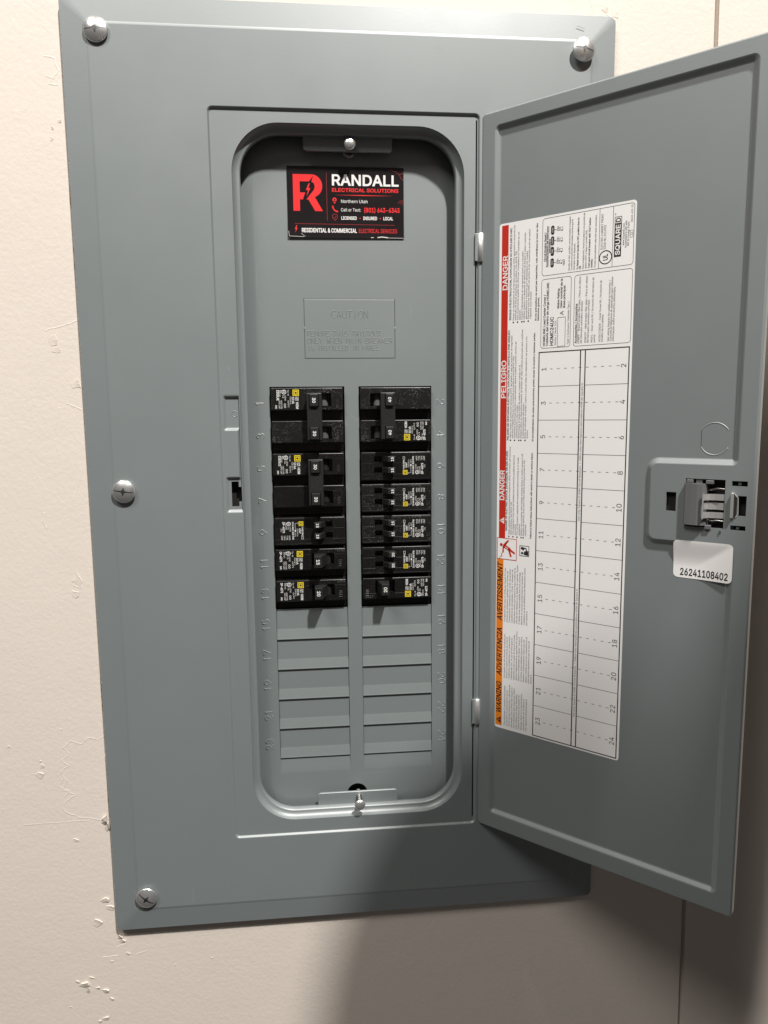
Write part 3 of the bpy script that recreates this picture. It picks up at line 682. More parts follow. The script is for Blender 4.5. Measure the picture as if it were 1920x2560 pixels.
fit_para(2.6, 37.2, 91.2, 2.08, ["This equipment is designed and tested", "by Square D to performance levels", "which exceed Underwriters Laboratories", "standards. Use of Other than Square D", "Circuit Breakers May Adversely Affect", "User Safety and Impair Reliability.", "Square D disclaims all liability for", "damage, injury or nonperformance", "caused by the use or failure of", "non-Square D circuit breakers."])
fit_para(41.9, 81.4, 91.8, 2.08, ["Este equipo ha sido diseñado y probado por", "Square D y supera las normas de nivel de", "rendimiento establecidas por Underwriters", "Laboratories (UL). El uso de interruptores", "automáticos que no sean de Square D puede", "afectar negativamente la seguridad del usuario y", "alterar la confiabilidad del equipo. Square D", "no asume responsabilidad alguna por daños,", "lesiones o funcionamiento inadecuado del", "equipo causado por el uso o desperfectos de", "interruptores automáticos que no sean de", "Square D."])
fit_para(87.3, 133.4, 92.0, 2.08, ["Cet appareil est conçu et vérifié par Square D à des", "niveaux de rendement supérieurs aux normes de", "l'Underwriters Laboratories (UL) et de l'association", "canadienne de normalisation (CSA). L'utilisation de", "disjoncteurs autres que Square D risque d'affecter la", "sécurité de l'utilisateur et la fiabilité du matériel. Square", "D rejette toute responsabilité pour tout dommage,", "blessure ou mauvais fonctionnement résultant de", "l'utilisation ou de la défaillance de disjoncteurs autres", "que Square D."])
mb.build('warning_text', door, fine='door')
# boxed information
mb = MB()
frame(mb, 344.6, 383.8, 1.0, 66.2, .3, p1, INK, 2.0); frame(mb, 294.2, 342.4, 43.7, 66.3, .3, p1, INK, 2.0); frame(mb, 294.2, 342.4, 1.0, 41.5, .3, p1, INK, 2.0)
quad(mb, 344.9, 383.5, 24.4, 24.7, p1, INK); quad(mb, 344.9, 383.5, 15.1, 15.4, p1, INK)
def under(s_, a, b, wd, h=1.3): text(mb, s_, a, b, h, p1, INK, width=wd, bold=True); quad(mb, a, a + wd, b - .55, b - .35, p1, INK)
under("Circuit Breaker Reset /", 354.3, 63.4, 19.9); under("Restablecimiento del interruptor", 350.4, 61.7, 27.9); under("automático", 359.8, 60.0, 9.6)
for c, s_ in ((352.9, 'TEST'), (360.7, 'TRIP'), (367.8, 'O/OFF'), (375.0, 'I/ON')):
    q = rrect(c - 3.1, c + 3.1, 57.2, 59.8, 1.25, 6); mb.cap([p1(*t) for t in q], INK); text(mb, s_, c, 57.95, 1.15, p2, PAPER, align='C', sx=.9)
    quad(mb, c - .2, c + .2, 55.6, 57.2, p1, INK)
    frame(mb, c - 1.0, c + 1.2, 50.8, 55.2, .22, p1, INK); frame(mb, c - .5, c + .6, 52.6, 54.6, .2, p1, INK); quad(mb, c - 1.4, c - .6, 51.1, 52.0, p1, INK); mb.strip([(c + .4, 54), (c + 2.0, 54.8), (c + 2.2, 53.6)], .2, p1, INK)
text(mb, 'TEST', 349.9, 49.0, 1.2, p1, INK, width=4.6, bold=True)
for s_, b, wd, bo in (("Handle at mid-position shows breaker is tripped.", 45.2, 36.4, 0), ("La palanca en posición intermedia muestra que el", 43.4, 34, 0), ("interruptor se ha disparado.", 41.5, 18, 0), ("To Reset move handle to OFF position then to", 39.0, 34.4, 1), ("ON.", 37.2, 2.6, 1), ("Para restablecerlo, mueva la palanca a la posición de", 35.0, 36.8, 0), ("abierto (OFF) y luego a cerrado (ON).", 33.1, 25.5, 0), ("Test each circuit breaker with TEST button", 30.8, 33, 1), ("monthly.", 28.9, 6, 1), ("Pruebe mensualmente cada interruptor automático.", 26.6, 34.4, 0)):
    text(mb, s_, 346.0, b, 1.2, p1, INK, width=wd, bold=bool(bo))
disc(mb, 351.6, 19.9, 3.9, 4.6, p1, INK, 30); text(mb, 'UL', 351.6, 18.4, 3.2, p1, INK, align='C', bold=True, width=4.4)
text(mb, 'ELECTRIC CABINET FRONT', 356.8, 22.0, 1.5, p1, INK, width=23.4); text(mb, 'ISSUE No. 0116902', 356.8, 19.9, 1.5, p1, INK, width=15.8)
quad(mb, 350.8, 372.1, 9.4, 14.2, p1, INK); text(mb, 'SQUARE', 351.8, 10.3, 3.0, p2, PAPER, width=19.8, bold=True); frame(mb, 372.1, 376.6, 9.4, 14.2, .35, p1, INK); text(mb, 'D', 374.35, 10.2, 3.2, p1, INK, align='C', bold=True)
text(mb, 'TM', 377.4, 13.4, .8, p1, INK)
text(mb, 'www.SquareD.com', 357.6, 7.4, 1.3, p1, INK, width=14.2); text(mb, 'Assembled in MX with', 355.9, 5.8, 1.3, p1, INK, width=17.4); text(mb, 'MX & Foreign Parts', 356.9, 4.2, 1.3, p1, INK, width=15.4)
frame(mb, 362.0, 366.6, 1.6, 3.7, .2, p1, INK); text(mb, '22', 364.3, 2.0, 1.2, p1, INK, align='C'); text(mb, '40265-629-05', 371.5, 2.1, 1.3, p1, INK, width=11.2)
text(mb, "HOMELINE\u2122 Load Center Cover /".replace('\u2122', ''), 295.7, 62.8, 1.6, p1, INK, width=36, bold=True); text(mb, "Cubierta del centro de carga HOMELINE.", 295.8, 60.5, 1.6, p1, INK, width=44.6, bold=True)
text(mb, "HOMC24UC", 295.7, 56.5, 2.5, p1, INK, width=20.2, bold=True); text(mb, "Series / Serie S01", 295.8, 54.3, 1.4, p1, INK, width=17.4)
frame(mb, 294.9, 315.1, 47.5, 53.5, .3, p1, INK); text(mb, 'A', 316.3, 49.0, 2.8, p1, INK, width=3.1)
text(mb, "Mains Rating:", 321.2, 52.5, 1.5, p1, INK, width=14, bold=True); text(mb, "Valor nominal de la", 321.2, 50.3, 1.5, p1, INK, width=20.2, bold=True); text(mb, "línea principal:", 321.2, 48.1, 1.5, p1, INK, width=15.6, bold=True)
text(mb, "Type 1 Enclosure / Gabinete Tipo 1", 295.8, 44.8, 1.4, p1, INK, width=29.7)
under("Accessories / Accesorios", 296.2, 39.0, 27, 1.5)
for s_, b, wd in (("HOMFP - Branch breaker filler plate. / Placa de relleno", 36.9, 45.2), ("del interruptor automático derivado.", 35.1, 29), ("QOM1FP - Main breaker filler plate. / Placa de relleno", 32.0, 45.2), ("del interruptor automático principal.", 30.2, 29.2), ("PK6FL - Door Lock Kit. / Accesorio de cerradura de", 27.4, 43.6), ("puerta.", 25.6, 5.6), ("4020513002K - Cover Screw Kit. / Accesorio de", 21.9, 41), ("tornillos de la cubierta.", 20.1, 18.6), ("See wiring diagram for additional accessories. /", 15.8, 40.6), ("Consulte el diagrama de alambrado para obtener", 14.1, 42.6), ("información sobre accesorios adicionales.", 12.4, 36)):
    text(mb, s_, 296.0, b, 1.35, p1, INK, width=wd)
mb.build('information_boxes', door, fine='door')
# circuit table
mb = MB()
frame(mb, 1.0, 291.9, 1.3, 67.6, .75, p1, INK); quad(mb, 1.7, 291.2, 35.4, 36.2, p1, INK); quad(mb, 1.7, 291.2, 31.9, 32.7, p1, INK)
for i in range(12):
    a = 291.5 - 24.18 * i; c = a - 12.0
    if i: quad(mb, a - .15, a + .15, 36.2, 66.9, p1, INK); quad(mb, a - .15, a + .15, 2.0, 31.9, p1, INK)
    for k in range(5):
        quad(mb, c - .17, c + .17, 58.6 - k * 5.4 - 2.0, 58.6 - k * 5.4, p1, INK); quad(mb, c - .17, c + .17, 31.6 - k * 5.4 - 2.0, 31.6 - k * 5.4, p1, INK)
    text(mb, str(2 * i + 1), c, 61.4, 3.6, p1, INK, align='C'); text(mb, str(2 * i + 2), c, 3.4, 3.6, p1, INK, align='C')
for a in (171.2, 24.0): text(mb, "Use only Square D HOM Circuit Breakers. /  Utilice sólo interruptores automáticos HOM de Square D.", a, 33.5, 1.35, p1, INK, width=98)
mb.build('circuit_table', door, fine='door')
# serial sticker under the latch
mb = MB(); lp = rrect(147.2, 184.0, -131.0, -105.6, 3, 6)
def serial(mb):
    def f(x, z, l=0):                                   # the sticker follows the step it is stuck over
        t = min(1, max(0, (z + 124.0) / 18.0)); t = t * t * (2 - t); u = min(1, max(0, (x - 160.0) / 24)); u = u * u * (2 - u)
        return (x, REC * (1 - max(t, u)) - .16 - l, z)
    xs = [147.2 + 36.8 * i / 24 for i in range(25)]; zs = [-131 + 25.4 * j / 24 for j in range(25)]
    V = []; F = []
    for j, z in enumerate(zs):
        for i, x in enumerate(xs):
            dx = max(150.2 - x, x - 181.0, 0); dz = max(-128.0 - z, z + 108.6, 0); d = math.hypot(dx, dz)
            xx, zz = x, z
            if d > 3: k = 3 / d; xx = (150.2 - dx * k) if x < 150.2 else (181.0 + dx * k if x > 181 else x); zz = (-128 - dz * k) if z < -128 else (-108.6 + dz * k if z > -108.6 else z)
            V.append(f(xx, zz))
    for j in range(24):
        for i in range(24): a = j * 25 + i; F.append((a, a + 1, a + 26, a + 25))
    mb.add(V, F, PAPER, True)
    text(mb, '26241108402', 151.4, -129.2, 4.5, lambda a, b: f(a, b, .06), INK, width=30.4, bold=True)
serial(mb); so = mb.build('serial_sticker', door, fine='door'); so['label'] = 'small white sticker with a long serial number below the latch'

# ------------------------------------------------------------------ business card
def build_card():
    root = tag(empty('business_card', (17.6, D - .3, 163.4)), 'black and red electrician business card stuck above the breakers', 'business card')
    root.rotation_euler = (0, 0, 0)
    def C(l):                                           # card-local: right, down from the top left corner; slight bow and a lifted lower edge
        return lambda x, y: (x, -.25 - .9 * max(0, (y - 30) / 21.6) ** 2 * (.4 + .6 * (1 - x / 88.4)) - l, -y)
    def grid(m, lift, x0, x1, y0, y1, nx, ny, mb):
        V = [C(lift)(x0 + (x1 - x0) * i / nx, y0 + (y1 - y0) * j / ny) for j in range(ny + 1) for i in range(nx + 1)]
        mb.add(V, [(j * (nx + 1) + i, j * (nx + 1) + i + 1, (j + 1) * (nx + 1) + i + 1, (j + 1) * (nx + 1) + i) for j in range(ny) for i in range(nx)], m, True)
    mb = MB(); grid(CARDB, 0, 0, 88.4, 0, 51.6, 20, 20, mb); grid(CARDW, -.3, 0.05, 88.35, .05, 51.55, 20, 20, mb)
    ed = [(x * 88.4 / 20, 51.6) for x in range(21)]
    mb.loft([[C(0)(*p) for p in ed], [C(-.3)(*p) for p in ed]], CARDW, False, closed=False)
    ed = [(0, y * 51.6 / 20) for y in range(21)]; mb.loft([[C(0)(*p) for p in ed], [C(-.3)(*p) for p in ed]], CARDB, False, closed=False)
    for p, wd in (([(68, 51.2), (71, 50.7), (73.5, 50.9), (76, 51.2)], .7), ([(63, 51.3), (65, 51.2)], .5), ([(76, 51.3), (88, 51.4)], .25), ([(1, 50.8), (12, 51.2)], .25), ([(.5, 47), (1, 50.8)], .25), ([(10, 48.8), (13, 51)], .2)): mb.strip(p, wd, C(.03), CARDW)
    mb.build('card', root)
    c1, c2 = C(.06), C(.1)
    mb = MB()
    outer = [(4.5, 5.9), (18.6, 5.9)] + [(18.6 + 7.9 * math.sin(R(t)), 14.2 - 8.3 * math.cos(R(t))) for t in range(15, 150, 15)] + [(20.9, 22.3), (26.7, 32.3), (20.9, 32.3), (15.9, 24.0), (14.4, 24.0), (18.6, 18.9), (20.2, 17.0), (20.9, 14.6), (20.2, 12.2), (18.4, 11.2), (19.7, 6.9), (16.6, 11.0), (9.6, 11.0), (9.6, 19.0), (13.6, 19.0), (11.8, 24.0), (9.5, 24.0), (9.5, 32.3), (4.5, 32.3)]
    mb.flat(outer, [], c1, REDINK)
    def bolt(x, y, s_): poly(mb, [(x + 1.0 * s_, y), (x - 1.0 * s_, y + 4.6 * s_), (x + .5 * s_, y + 4.6 * s_), (x - .6 * s_, y + 9 * s_), (x + 2.3 * s_, y + 3.2 * s_), (x + .9 * s_, y + 3.2 * s_), (x + 1.9 * s_, y)], c1, REDINK)
    bolt(15.2, 12.4, 1.05); bolt(5.8, 42.8, .62)
    mb.build('letter_logo', root)
    mb = MB()
    text(mb, 'RANDALL', 33.2, 13.3, -7.5, lambda x, y: c1(x, y), WHITEINK, width=51.6, bold=True)
    for s_, x, y, h, wd, m, b in (('ELECTRICAL SOLUTIONS', 33.5, 18.0, 2.5, 50.9, REDINK, True), ('Northern Utah', 40.3, 26.0, 2.3, 20.6, WHITEINK, False), ('Call or Text:', 40.2, 32.2, 2.3, 15.4, WHITEINK, False), ('(801) 643-6343', 57.7, 32.6, 3.2, 27.7, REDINK, True), ('LICENSED', 40.4, 38.2, 2.3, 12, WHITEINK, True), ('INSURED', 57.1, 38.2, 2.3, 10.8, WHITEINK, True), ('LOCAL', 72.5, 38.2, 2.3, 7.6, WHITEINK, True), ('RESIDENTIAL & COMMERCIAL', 10.3, 47.8, 2.9, 42, WHITEINK, True), ('ELECTRICAL SERVICES', 53.6, 47.8, 2.9, 29.6, REDINK, False)):
        text(mb, s_, x, y, -h, c1, m, width=wd, bold=b)
    disc(mb, 54.8, 37.1, 0, .45, c1, REDINK, 10); disc(mb, 70.2, 37.1, 0, .45, c1, REDINK, 10)
    mb.build('card_lettering', root)
    mb = MB()
    mb.strip([(29.7, 4.6), (29.9, 39.2)], .25, c1, DIMRED); mb.strip([(5.3, 41.6), (81.2, 41.9)], .22, c1, DIMRED)
    poly(mb, [(35.3, 20.4), (57.5, 20.15), (80, 20.5), (57.5, 20.75)], c1, REDINK)
    disc(mb, 35.6, 23.9, .65, 1.6, c1, REDINK, 16); poly(mb, [(34.4, 24.9), (36.8, 24.9), (35.6, 27.0)], c1, REDINK)
    mb.strip([(34.2, 29.0), (34.8, 30.8), (36.2, 32.0), (37.6, 32.4)], .9, c1, REDINK); disc(mb, 34.2, 28.9, 0, .75, c1, REDINK, 10); disc(mb, 37.4, 32.3, 0, .75, c1, REDINK, 10)
    mb.strip([(33.9, 34.9), (35.7, 34.2), (37.5, 34.9), (37.4, 37.2), (35.7, 39.0), (34.0, 37.2), (33.9, 34.9)], .28, c1, DIMRED); mb.strip([(34.9, 36.6), (35.5, 37.3), (36.7, 35.8)], .28, c1, DIMRED)
    for p in ([(78, 1.4), (80.4, 2.6), (82, 2.4), (84, 4.4), (85.4, 5.2), (86, 7.2), (88.1, 9.0)], [(84, 4.4), (86.5, 4.6), (88.2, 3.2)], [(88.2, 22.9), (86.4, 24.2), (85.6, 24.0), (83.8, 26.0)], [(86.4, 24.2), (86.0, 26.2)], [(88.2, 24.4), (87, 26.6)]): mb.strip(p, .22, c1, DIMRED)
    mb.build('card_icons', root)
build_card()

# ------------------------------------------------------------------ circuit breakers
def slab(mb, x0, x1, z0, z1, yf, yb, m, holes=(), hd=8.0, hm=None, r=.9):
    # moulded block with eased front edges and real recesses
    lo = lambda o: rrect(x0 + o, x1 - o, z0 + o, z1 - o, max(.15, r - o), 3)
    mb.loft([Y(lo(0), yb), Y(lo(0), yf + .7), Y(lo(.12), yf + .3), Y(lo(.35), yf + .08), Y(lo(.65), yf)], m)
    mb.flat(lo(.65), list(holes), lambda x, z: (x, yf, z), m)
    for h in holes: mb.loft([Y(h, yf), Y(h, yf + hd)], hm or m, False); mb.cap(Y(h, yf + hd), hm or VOID)
def lever(mb, x0, x1, z0, z1, yb, bx0, bx1, bz0, bz1, yf, m):
    mb.hexa([(bx0, yb, bz0), (bx1, yb, bz0), (bx1, yb, bz1), (bx0, yb, bz1)], [(x0, yf, z0), (x1, yf, z0), (x1, yf, z1), (x0, yf, z1)], m, .35, 2)
def drum(mb, x0, x1, z0, z1, y, m):
    n = 10; cx = (x0 + x1) / 2; r = (x1 - x0) / 2; pr = [(cx - r * math.cos(math.pi * k / n), y - r * .75 * math.sin(math.pi * k / n)) for k in range(n + 1)]
    mb.loft([[(a, b, z) for a, b in pr] for z in (z0, z1)], m, True, closed=False)
    for z in (z0, z1): mb.cap([(a, b, z) for a, b in pr], m)
def yellow_mark(mb, a, b, s_, t3, t4):
    quad(mb, a, a + s_, b, b + s_, t3, YELLOW); frame(mb, a + s_ * .13, a + s_ * .87, b + s_ * .13, b + s_ * .87, s_ * .09, t4, INK)
    quad(mb, a + s_ * .36, a + s_ * .64, b + s_ * .33, b + s_ * .67, t4, INK)
def breaker(side, row, kind, amps, label, dusty=False, issue='DP-4075', stamp=None, m=None, group=None):
    X0 = 0.0 if side == 'L' else 69.4
    root = tag(empty('circuit_breaker', (X0, D, -25.4 * row)), label, 'circuit breaker', group)
    B = BLACKD if dusty else BLACK
    poles = 2 if kind == 'double' else 1
    yF = -4.0
    L_ = side == 'L'
    mb = MB(); mb.box(.5, 57.3, 3.4, 60, -25.4 * poles + .25, -.25, BLACK, .3)
    tand = kind == 'tandem'
    z1, z0 = (-.9, -23.4) if tand else (-1.0, -18.4)
    for p in range(poles):
        o = -25.4 * p
        if tand:
            sl = [rect(41.0, 46.8, -8.8, -4.2), rect(41.0, 46.8, -17.6, -13.0)] if L_ else [rect(11.2, 17.6, -8.4, -4.0), rect(11.2, 17.6, -17.2, -12.8)]
        elif kind == 'single': sl = [rect(29.5, 47.6, -14.2, -4.6)] if L_ else [rect(11.0, 27.0, -13.2, -3.0)]
        else: sl = [rect(28.8, 47.7, -15.4 + o, -5.4 + o)] if L_ else [rect(8.7, 27.2, -15.6 + o, -5.6 + o)]
        slab(mb, 1.0, 56.9, z0 + o, z1 + o, yF, 4, B, sl, 7, BLACK)
        # moulded seam lines that catch the light
        r3 = lambda x, z, h: (x, yF - h, z)
        sl0, sl1 = min(q[0] for q in sl[0]), max(q[0] for q in sl[0])
        f = lambda x: x
        if tand:
            for z in (-9.7, -18.4): mb.ridge([(1.6, z), (sl0 - (0 if not L_ else 8.5), z)], .22, .1, r3, B); mb.ridge([(sl1 + (0 if L_ else 9), z), (34.5 if not L_ else 56.3, z)], .22, .1, r3, B)
            mb.ridge([(1.6, z1 - 1.5), (56.3, z1 - 1.5)], .2, .1, r3, B); mb.ridge([(1.6, z0 + 1.4), (56.3, z0 + 1.4)], .2, .1, r3, B)
            for x in ((50, 53) if L_ else (5.5, 8.8)): mb.ridge([(x, -9.7), (x, -18.4)], .2, .08, r3, B)
        else:
            zz = z1 + o - 4.6 if L_ else z0 + o + 4.6
            xs_ = ((24.3, sl0 - .6), (sl1, 56.3)) if L_ else ((1.6, sl0), (sl1, 34.6))
            for a, b in xs_: mb.ridge([(a, zz), (b, zz)], .24, .12, r3, B)
            for x in ((25.2, 28.0, 50.6, 54.2) if L_ else (3.0, 6.2, 30.2, 33.8)): mb.ridge([(x, zz), (x, z0 + o + .8 if L_ else z1 + o - .8)], .22, .09, r3, B)
            xm = 52.4 if L_ else 4.6
            for k in range(4): mb.ridge([(xm - 1.2, (z0 + z1) / 2 + o - 1 - k * 1.5), (xm + 1.2, (z0 + z1) / 2 + o - 1 - k * 1.5)], .18, .07, r3, B)
    mb.build('body', root)
    # handles
    sgn = 1
    def nums(mb, s_, x, z, y, h=2.5):
        if L_: text(mb, s_, 0, 0, h, lambda a, b: (x - h / 2 + b, y - .06, z - a), WHITEINK, align='C', bold=True)
        else: text(mb, s_, 0, 0, h, lambda a, b: (x + h / 2 - b, y - .06, z + a), WHITEINK, align='C', bold=True)
    if kind == 'single':
        mb = MB()
        if L_: lever(mb, 31.6, 37.6, -14.4, -5.0, -2.0, 31.8, 42.2, -14.0, -4.9, -15.6, HANDLE); drum(mb, 40.2, 45.0, -13.9, -4.9, -.6, HANDLE); nums(mb, amps, 34.6, -9.6, -15.6)
        else: lever(mb, 15.2, 21.2, -12.9, -3.6, -2.0, 12.6, 22.6, -12.9, -3.3, -15.6, HANDLE); nums(mb, amps, 18.2, -8.2, -15.6)
        mb.build('handle', root)
    elif tand:
        for zc in ((-6.5, -15.3) if L_ else (-6.2, -15.0)):
            mb = MB()
            if L_: lever(mb, 32.2, 37.4, zc - 2.2, zc + 2.3, -3.0, 33, 41.3, zc - 2.2, zc + 2.2, -11.5, HANDLE); nums(mb, amps, 34.8, zc, -11.5, 2.0)
            else: lever(mb, 21.6, 27.4, zc - 2.2, zc + 2.3, -3.0, 17.3, 26.8, zc - 2.2, zc + 2.2, -11.5, HANDLE); nums(mb, amps, 25.0, zc, -11.5, 2.0)
            mb.build('handle', root)
    else:
        x0, x1 = (28.6, 40.2) if L_ else (16.0, 27.3)
        h0, h1 = (30.8, 37.4) if L_ else (19.7, 25.9)
        zz0, zz1 = -41.6, -5.3
        mb = MB(); holes = [rect(h0 - .5, h1 + .5, -15.9 - 25.2 * p, -5.9 - 25.2 * p) for p in range(2)]
        slab(mb, x0, x1, zz0, zz1, -14.6, -7.5, HANDLE, holes, 2.5, BLACK, .8)
        t3 = (lambda a, b, h: (x0 + 1.6 + b, -14.6 - h, -17.6 - a)) if L_ else (lambda a, b, h: (x1 - 1.6 - b, -14.6 - h, -29.4 + a))
        rr = random.Random(5 + row)
        for b_ in (.4, 2.6, 4.8, 7.0):                     # worn moulded lettering on the tie, not legible
            a_ = .2 + rr.uniform(0, 1)
            while a_ < 11:
                mb.ridge([(a_, b_), (a_ + .5, b_ + 1.5)], .26, .16, t3, HANDLE); mb.ridge([(a_ + .5, b_ + 1.5), (a_ + .9, b_ + .2)], .26, .16, t3, HANDLE); a_ += rr.uniform(1.0, 1.7)
        mb.build('handle_tie', root)
        for p in range(2):
            o = -25.2 * p; mb = MB()
            mb.box(h0, h1, -16.4, -8, -15.5 + o, -6.3 + o, HANDLE, .35); nums(mb, amps, (h0 + h1) / 2, -10.9 + o, -16.4, 2.3)
            lever(mb, h0, h1, -14.8 + o, -6.4 + o, -2, h0 + (2 if L_ else -3), h1 + (3.6 if L_ else -1.5), -14.8 + o, -6.4 + o, -8, HANDLE)
            if L_: drum(mb, 38.6, 45.2, -14.9 - 25.4 * p, -6.0 - 25.4 * p, 1.6, DRUM if row == 0 else HANDLE)
            else: drum(mb, 11.6, 18, -15 - 25.4 * p, -6.2 - 25.4 * p, 1.6, DRUM)
            mb.build('handle', root)
    # printed label
    lpz = -25.4 if (kind == 'double' and not L_) else 0.0
    mb = MB()
    if tand: a0, ln, wd = (-3.9, 15.2, 18.2)
    else: a0, ln, wd = (-2.2, 15.2, 19.4)
    xl = (5.6 if tand else 3.4) if L_ else (52.2 if tand else 54.6)
    zt = (a0 if L_ else (a0 - ln)) + lpz
    def T(l): return (lambda a, b: (xl + b, yF - l, zt - a)) if L_ else (lambda a, b: (xl - b, yF - l, zt + a))
    q = rrect(-.5, ln + .5, -.5, wd + .5, 1.2, 4); mb.cap([T(.06)(*p) for p in q], DECAL if not dusty or not L_ else DECAL)
    frame(mb, -.55, ln + .55, -.55, wd + .55, .14, T(.075), HANDLE, 1.2)
    t1, t2 = T(.1), T(.14)
    W_ = WHITEINK
    if not tand:
        yellow_mark(mb, .2, wd - 4.9, 4.8, t1, t2)
        text(mb, 'TYPE', 5.6, 17.8, 1.05, t1, W_, width=3.2, bold=True); text(mb, 'TIPO', 5.6, 16.4, 1.05, t1, W_, width=3.0, bold=True); text(mb, 'HOM', 9.8, 16.9, 1.9, t1, W_, width=5.2, bold=True)
        text(mb, '10 kA', 5.6, 14.0, 1.6, t1, W_, width=5.4, bold=True); text(mb, '120/240 V~', 5.4, 12.3, 1.1, t1, W_, width=6.4)
        disc(mb, 2.0, 7.9, 1.35, 1.75, t1, W_, 18); text(mb, 'UL', 2.0, 7.3, 1.3, t1, W_, align='C', bold=True)
        text(mb, 'LISTED', 4.4, 8.2, 1.1, t1, W_, width=4.2); text(mb, 'C.B.', 4.4, 6.6, 1.1, t1, W_, width=2.4)
        text(mb, 'Cu-Al', .4, 10.6, 1.1, t1, W_, width=4.4); text(mb, '60/75°C', 8.4, 10.6, 1.1, t1, W_, width=5.4)
        disc(mb, 11.6, 8.4, .55, .8, t1, W_, 12); disc(mb, 13.4, 8.4, .55, .8, t1, W_, 12)
        text(mb, 'ISSUE NO.', .6, 4.1, 1.05, t1, W_, width=5.2); frame(mb, .6, 2.6, 5.3, 6.3, .2, t1, W_)
        text(mb, issue, .4, 1.0 if kind == 'single' else 2.2, 1.75, t1, W_, width=8.2, bold=True)
        text(mb, 'HACR TYPE', 8.4, 5.2, 1.15, t1, W_, width=6.4); text(mb, 'TIPO CARF', 8.4, 3.6, 1.15, t1, W_, width=6.4); text(mb, 'SWD', 12.0, 1.0, 1.2, t1, W_, width=2.8, bold=True)
    else:
        yellow_mark(mb, .1, wd - 3.8, 3.6, t1, t2)
        text(mb, 'TYPE/TIPO', 4.2, 16.6, 1.2, t1, W_, width=7.6, bold=True); frame(mb, 12.2, 14.4, 16.4, 18.0, .2, t1, W_)
        text(mb, 'HOMT', 5.6, 14.6, 1.3, t1, W_, width=4.2, bold=True); text(mb, 'S1', .8, 13.0, 1.1, t1, W_, width=1.4); text(mb, '120/240 V~', 5.6, 12.8, 1.1, t1, W_, width=6.6)
        mb.strip([(1.6, 12.4), (1.6, 11.6), (6.0, 11.6), (6.0, 12.0)], .18, t1, W_); quad(mb, 6.6, 8.4, 11.2, 12.0, t1, W_); text(mb, '40°C', 9, 11.0, 1.1, t1, W_, width=3.2)
        text(mb, '10 kA MAX. BUS SYM.', .2, 9.2, 1.25, t1, W_, width=14.6, bold=True)
        disc(mb, 1.9, 6.6, 1.25, 1.6, t1, W_, 18); text(mb, 'UL', 1.9, 6.0, 1.2, t1, W_, align='C', bold=True)
        text(mb, 'LISTED', 4.0, 7.2, 1.05, t1, W_, width=4.2); text(mb, 'C.B.', 4.0, 5.6, 1.05, t1, W_, width=2.6); text(mb, 'ISSUE NO.', .6, 3.9, 1.1, t1, W_, width=6.2)
        text(mb, issue, .3, 1.7, 1.6, t1, W_, width=8.8, bold=True); text(mb, 'CTL', 5.6, .1, 1.1, t1, W_, width=2.6)
        for k, s_ in enumerate(('HACR', 'TYPE', 'TIPO', 'CARF')): text(mb, s_, 11.2, 6.4 - 2.0 * k, 1.2, t1, W_, width=3.6)
    mb.build('rating_label', root)
    if stamp:
        mb = MB()
        if L_: text(mb, stamp, 0, 0, 1.9, lambda a, b: (56.2 - a, yF - .06, -3.6 + 2.0 - b), DRUM, width=6.4)
        else: text(mb, stamp, 0, 0, 1.9, lambda a, b: (2.6 + a, yF - .06, -17.2 + b), DRUM, width=6.8)
        mb.build('date_stamp', root)
    return root
breaker('L', 0, 'double', '30', 'double-pole breaker marked 30 beside stamped numbers 1 and 3, topmost on its side', dusty=True, issue='ISSUE')
breaker('L', 2, 'double', '30', 'double-pole breaker marked 30 beside stamped numbers 5 and 7', issue='0182422')
breaker('L', 4, 'tandem', '15', 'tandem breaker with two small 15 toggles beside stamped number 9')
breaker('L', 5, 'single', '15', 'single-pole breaker with one wide handle marked 15 beside stamped number 11', stamp='25 11')
breaker('L', 6, 'single', '20', 'single-pole breaker marked 20 beside stamped number 13, above the blank covers', stamp='2627')
breaker('R', 0, 'double', '40', 'double-pole breaker marked 40 with dusty face beside stamped numbers 2 and 4', dusty=True)
breaker('R', 2, 'tandem', '15', 'tandem breaker with two 15 toggles directly below the double 40 breaker')
breaker('R', 3, 'tandem', '15', 'dusty tandem breaker with two 15 toggles beside stamped number 8, second of the 15s', dusty=True)
breaker('R', 4, 'tandem', '15', 'speckled tandem 15 breaker directly above the tandem marked 20', dusty=True)
breaker('R', 5, 'tandem', '20', 'tandem breaker with two toggles marked 20 beside stamped number 12')
breaker('R', 6, 'single', '20', 'single-pole breaker marked 20 beside stamped number 14, lowest in its column', stamp='2627')

bpy.data.objects.remove(_co)

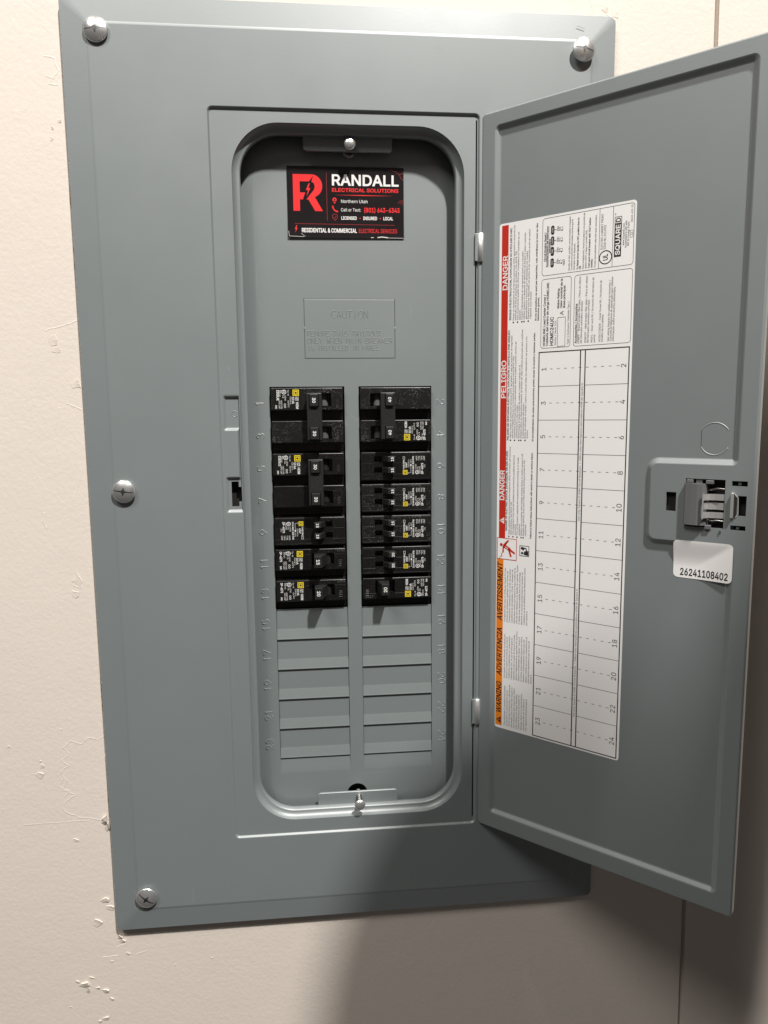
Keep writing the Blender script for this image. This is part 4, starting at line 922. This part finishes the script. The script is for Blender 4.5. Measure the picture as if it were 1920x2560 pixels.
# ------------------------------------------------------------------ the photographer, unseen; figure added and posed only for the shadow it casts
def photographer():
    J = {'hip': (560, -960, -300, 150), 'waist': (530, -890, -110, 140), 'chest': (450, -740, 80, 160), 'upper': (385, -620, 170, 125), 'neck': (335, -520, 225, 60), 'chin': (296, -450, 248, 64), 'skull': (284, -425, 308, 70), 'crown': (282, -425, 356, 52),
         'shl': (220, -700, 100, 72), 'ell': (110, -840, -120, 52), 'wrl': (68, -700, -60, 36), 'hal': (60, -670, -70, 40),
         'shr': (425, -530, 250, 80), 'elr': (446, -440, 372, 88), 'wrr': (456, -395, 530, 44), 'har': (452, -385, 585, 46),  # raised right arm made up to darken the wall right of the door
         'hpl': (480, -960, -370, 105), 'knl': (470, -900, -780, 70), 'anl': (470, -960, -1180, 48), 'tol': (460, -800, -1230, 40),
         'hpr': (650, -960, -370, 105), 'knr': (660, -900, -780, 70), 'anr': (665, -960, -1180, 48), 'tor': (670, -800, -1230, 40)}
    E_ = [('hip', 'waist'), ('waist', 'chest'), ('chest', 'upper'), ('upper', 'neck'), ('neck', 'chin'), ('chin', 'skull'), ('skull', 'crown'), ('upper', 'shl'), ('shl', 'ell'), ('ell', 'wrl'), ('wrl', 'hal'), ('upper', 'shr'), ('shr', 'elr'), ('elr', 'wrr'), ('wrr', 'har'),
          ('hip', 'hpl'), ('hpl', 'knl'), ('knl', 'anl'), ('anl', 'tol'), ('hip', 'hpr'), ('hpr', 'knr'), ('knr', 'anr'), ('anr', 'tor')]
    for sd, c in (('l', (60, -670, -90)), ('r', (452, -385, 610))):
        for i, (dx, dz, ln) in enumerate(((-30, 0, 55), (-14, -14, 72), (2, -16, 78), (18, -14, 72), (32, -8, 58))):
            a, b = 'f%s%d' % (sd, i), 'g%s%d' % (sd, i)
            up = -1 if sd == 'l' else 1; J[a] = (c[0] + dx, c[1] + 8, c[2] + up * (-dz + ln * .5), 10); J[b] = (c[0] + dx * .9, c[1] + 24, c[2] + up * (-dz + ln), 8)
            E_ += [('ha' + sd, a), (a, b)]
    nm = list(J); me = bpy.data.meshes.new('person')
    me.from_pydata([tuple(c * K for c in J[k][:3]) for k in nm], [(nm.index(a), nm.index(b)) for a, b in E_], [])
    o = bpy.data.objects.new('person', me); COL.objects.link(o)
    md = o.modifiers.new('Skin', 'SKIN'); sv = me.skin_vertices[0].data
    for i, k in enumerate(nm): sv[i].radius = (J[k][3] * K, J[k][3] * K); sv[i].use_root = k == 'hip'
    o.modifiers.new('Subdivision', 'SUBSURF').levels = 2
    bpy.context.view_layer.update(); ev = o.evaluated_get(bpy.context.evaluated_depsgraph_get()); m2 = bpy.data.meshes.new_from_object(ev)
    o.modifiers.clear(); o.data = m2
    cloth = mat('dark_work_jacket', (0.05, 0.055, 0.07), 0.9, noise=.3, nscale=40); skin_ = mat('skin', (0.45, 0.27, 0.19), 0.55); jeans = mat('blue_jeans', (0.06, 0.08, 0.14), 0.9, noise=.3, nscale=80)
    m2.materials.clear()
    for q in (cloth, skin_, jeans): m2.materials.append(q)
    for p in m2.polygons:
        c = p.center / K; p.use_smooth = True
        p.material_index = 1 if (c.z > 205 and c.y > -560) or (c.x < 150 and c.x > 20 and c.y > -730) else (2 if c.z < -330 else 0)
    hm = MB(); cx, cy, cz = 283, -434, 322
    loops = []
    for j in range(1, 12):
        t = R(8 * j); loops.append([(cx + 74 * math.sin(t) * math.cos(2 * math.pi * k / 28) * random.uniform(.98, 1.03), cy - 8 + 92 * math.sin(t) * math.sin(2 * math.pi * k / 28), cz + 90 * math.cos(t)) for k in range(28)])
    hm.loft(loops, mat('brown_hair', (0.05, 0.03, 0.02), .6), True); hm.cap(loops[0], hm.mats[0]); hm.build('hair', o)
    tag(o, 'unseen photographer in dark jacket, posed with a raised arm to cast the lower shadow', 'person')
photographer()
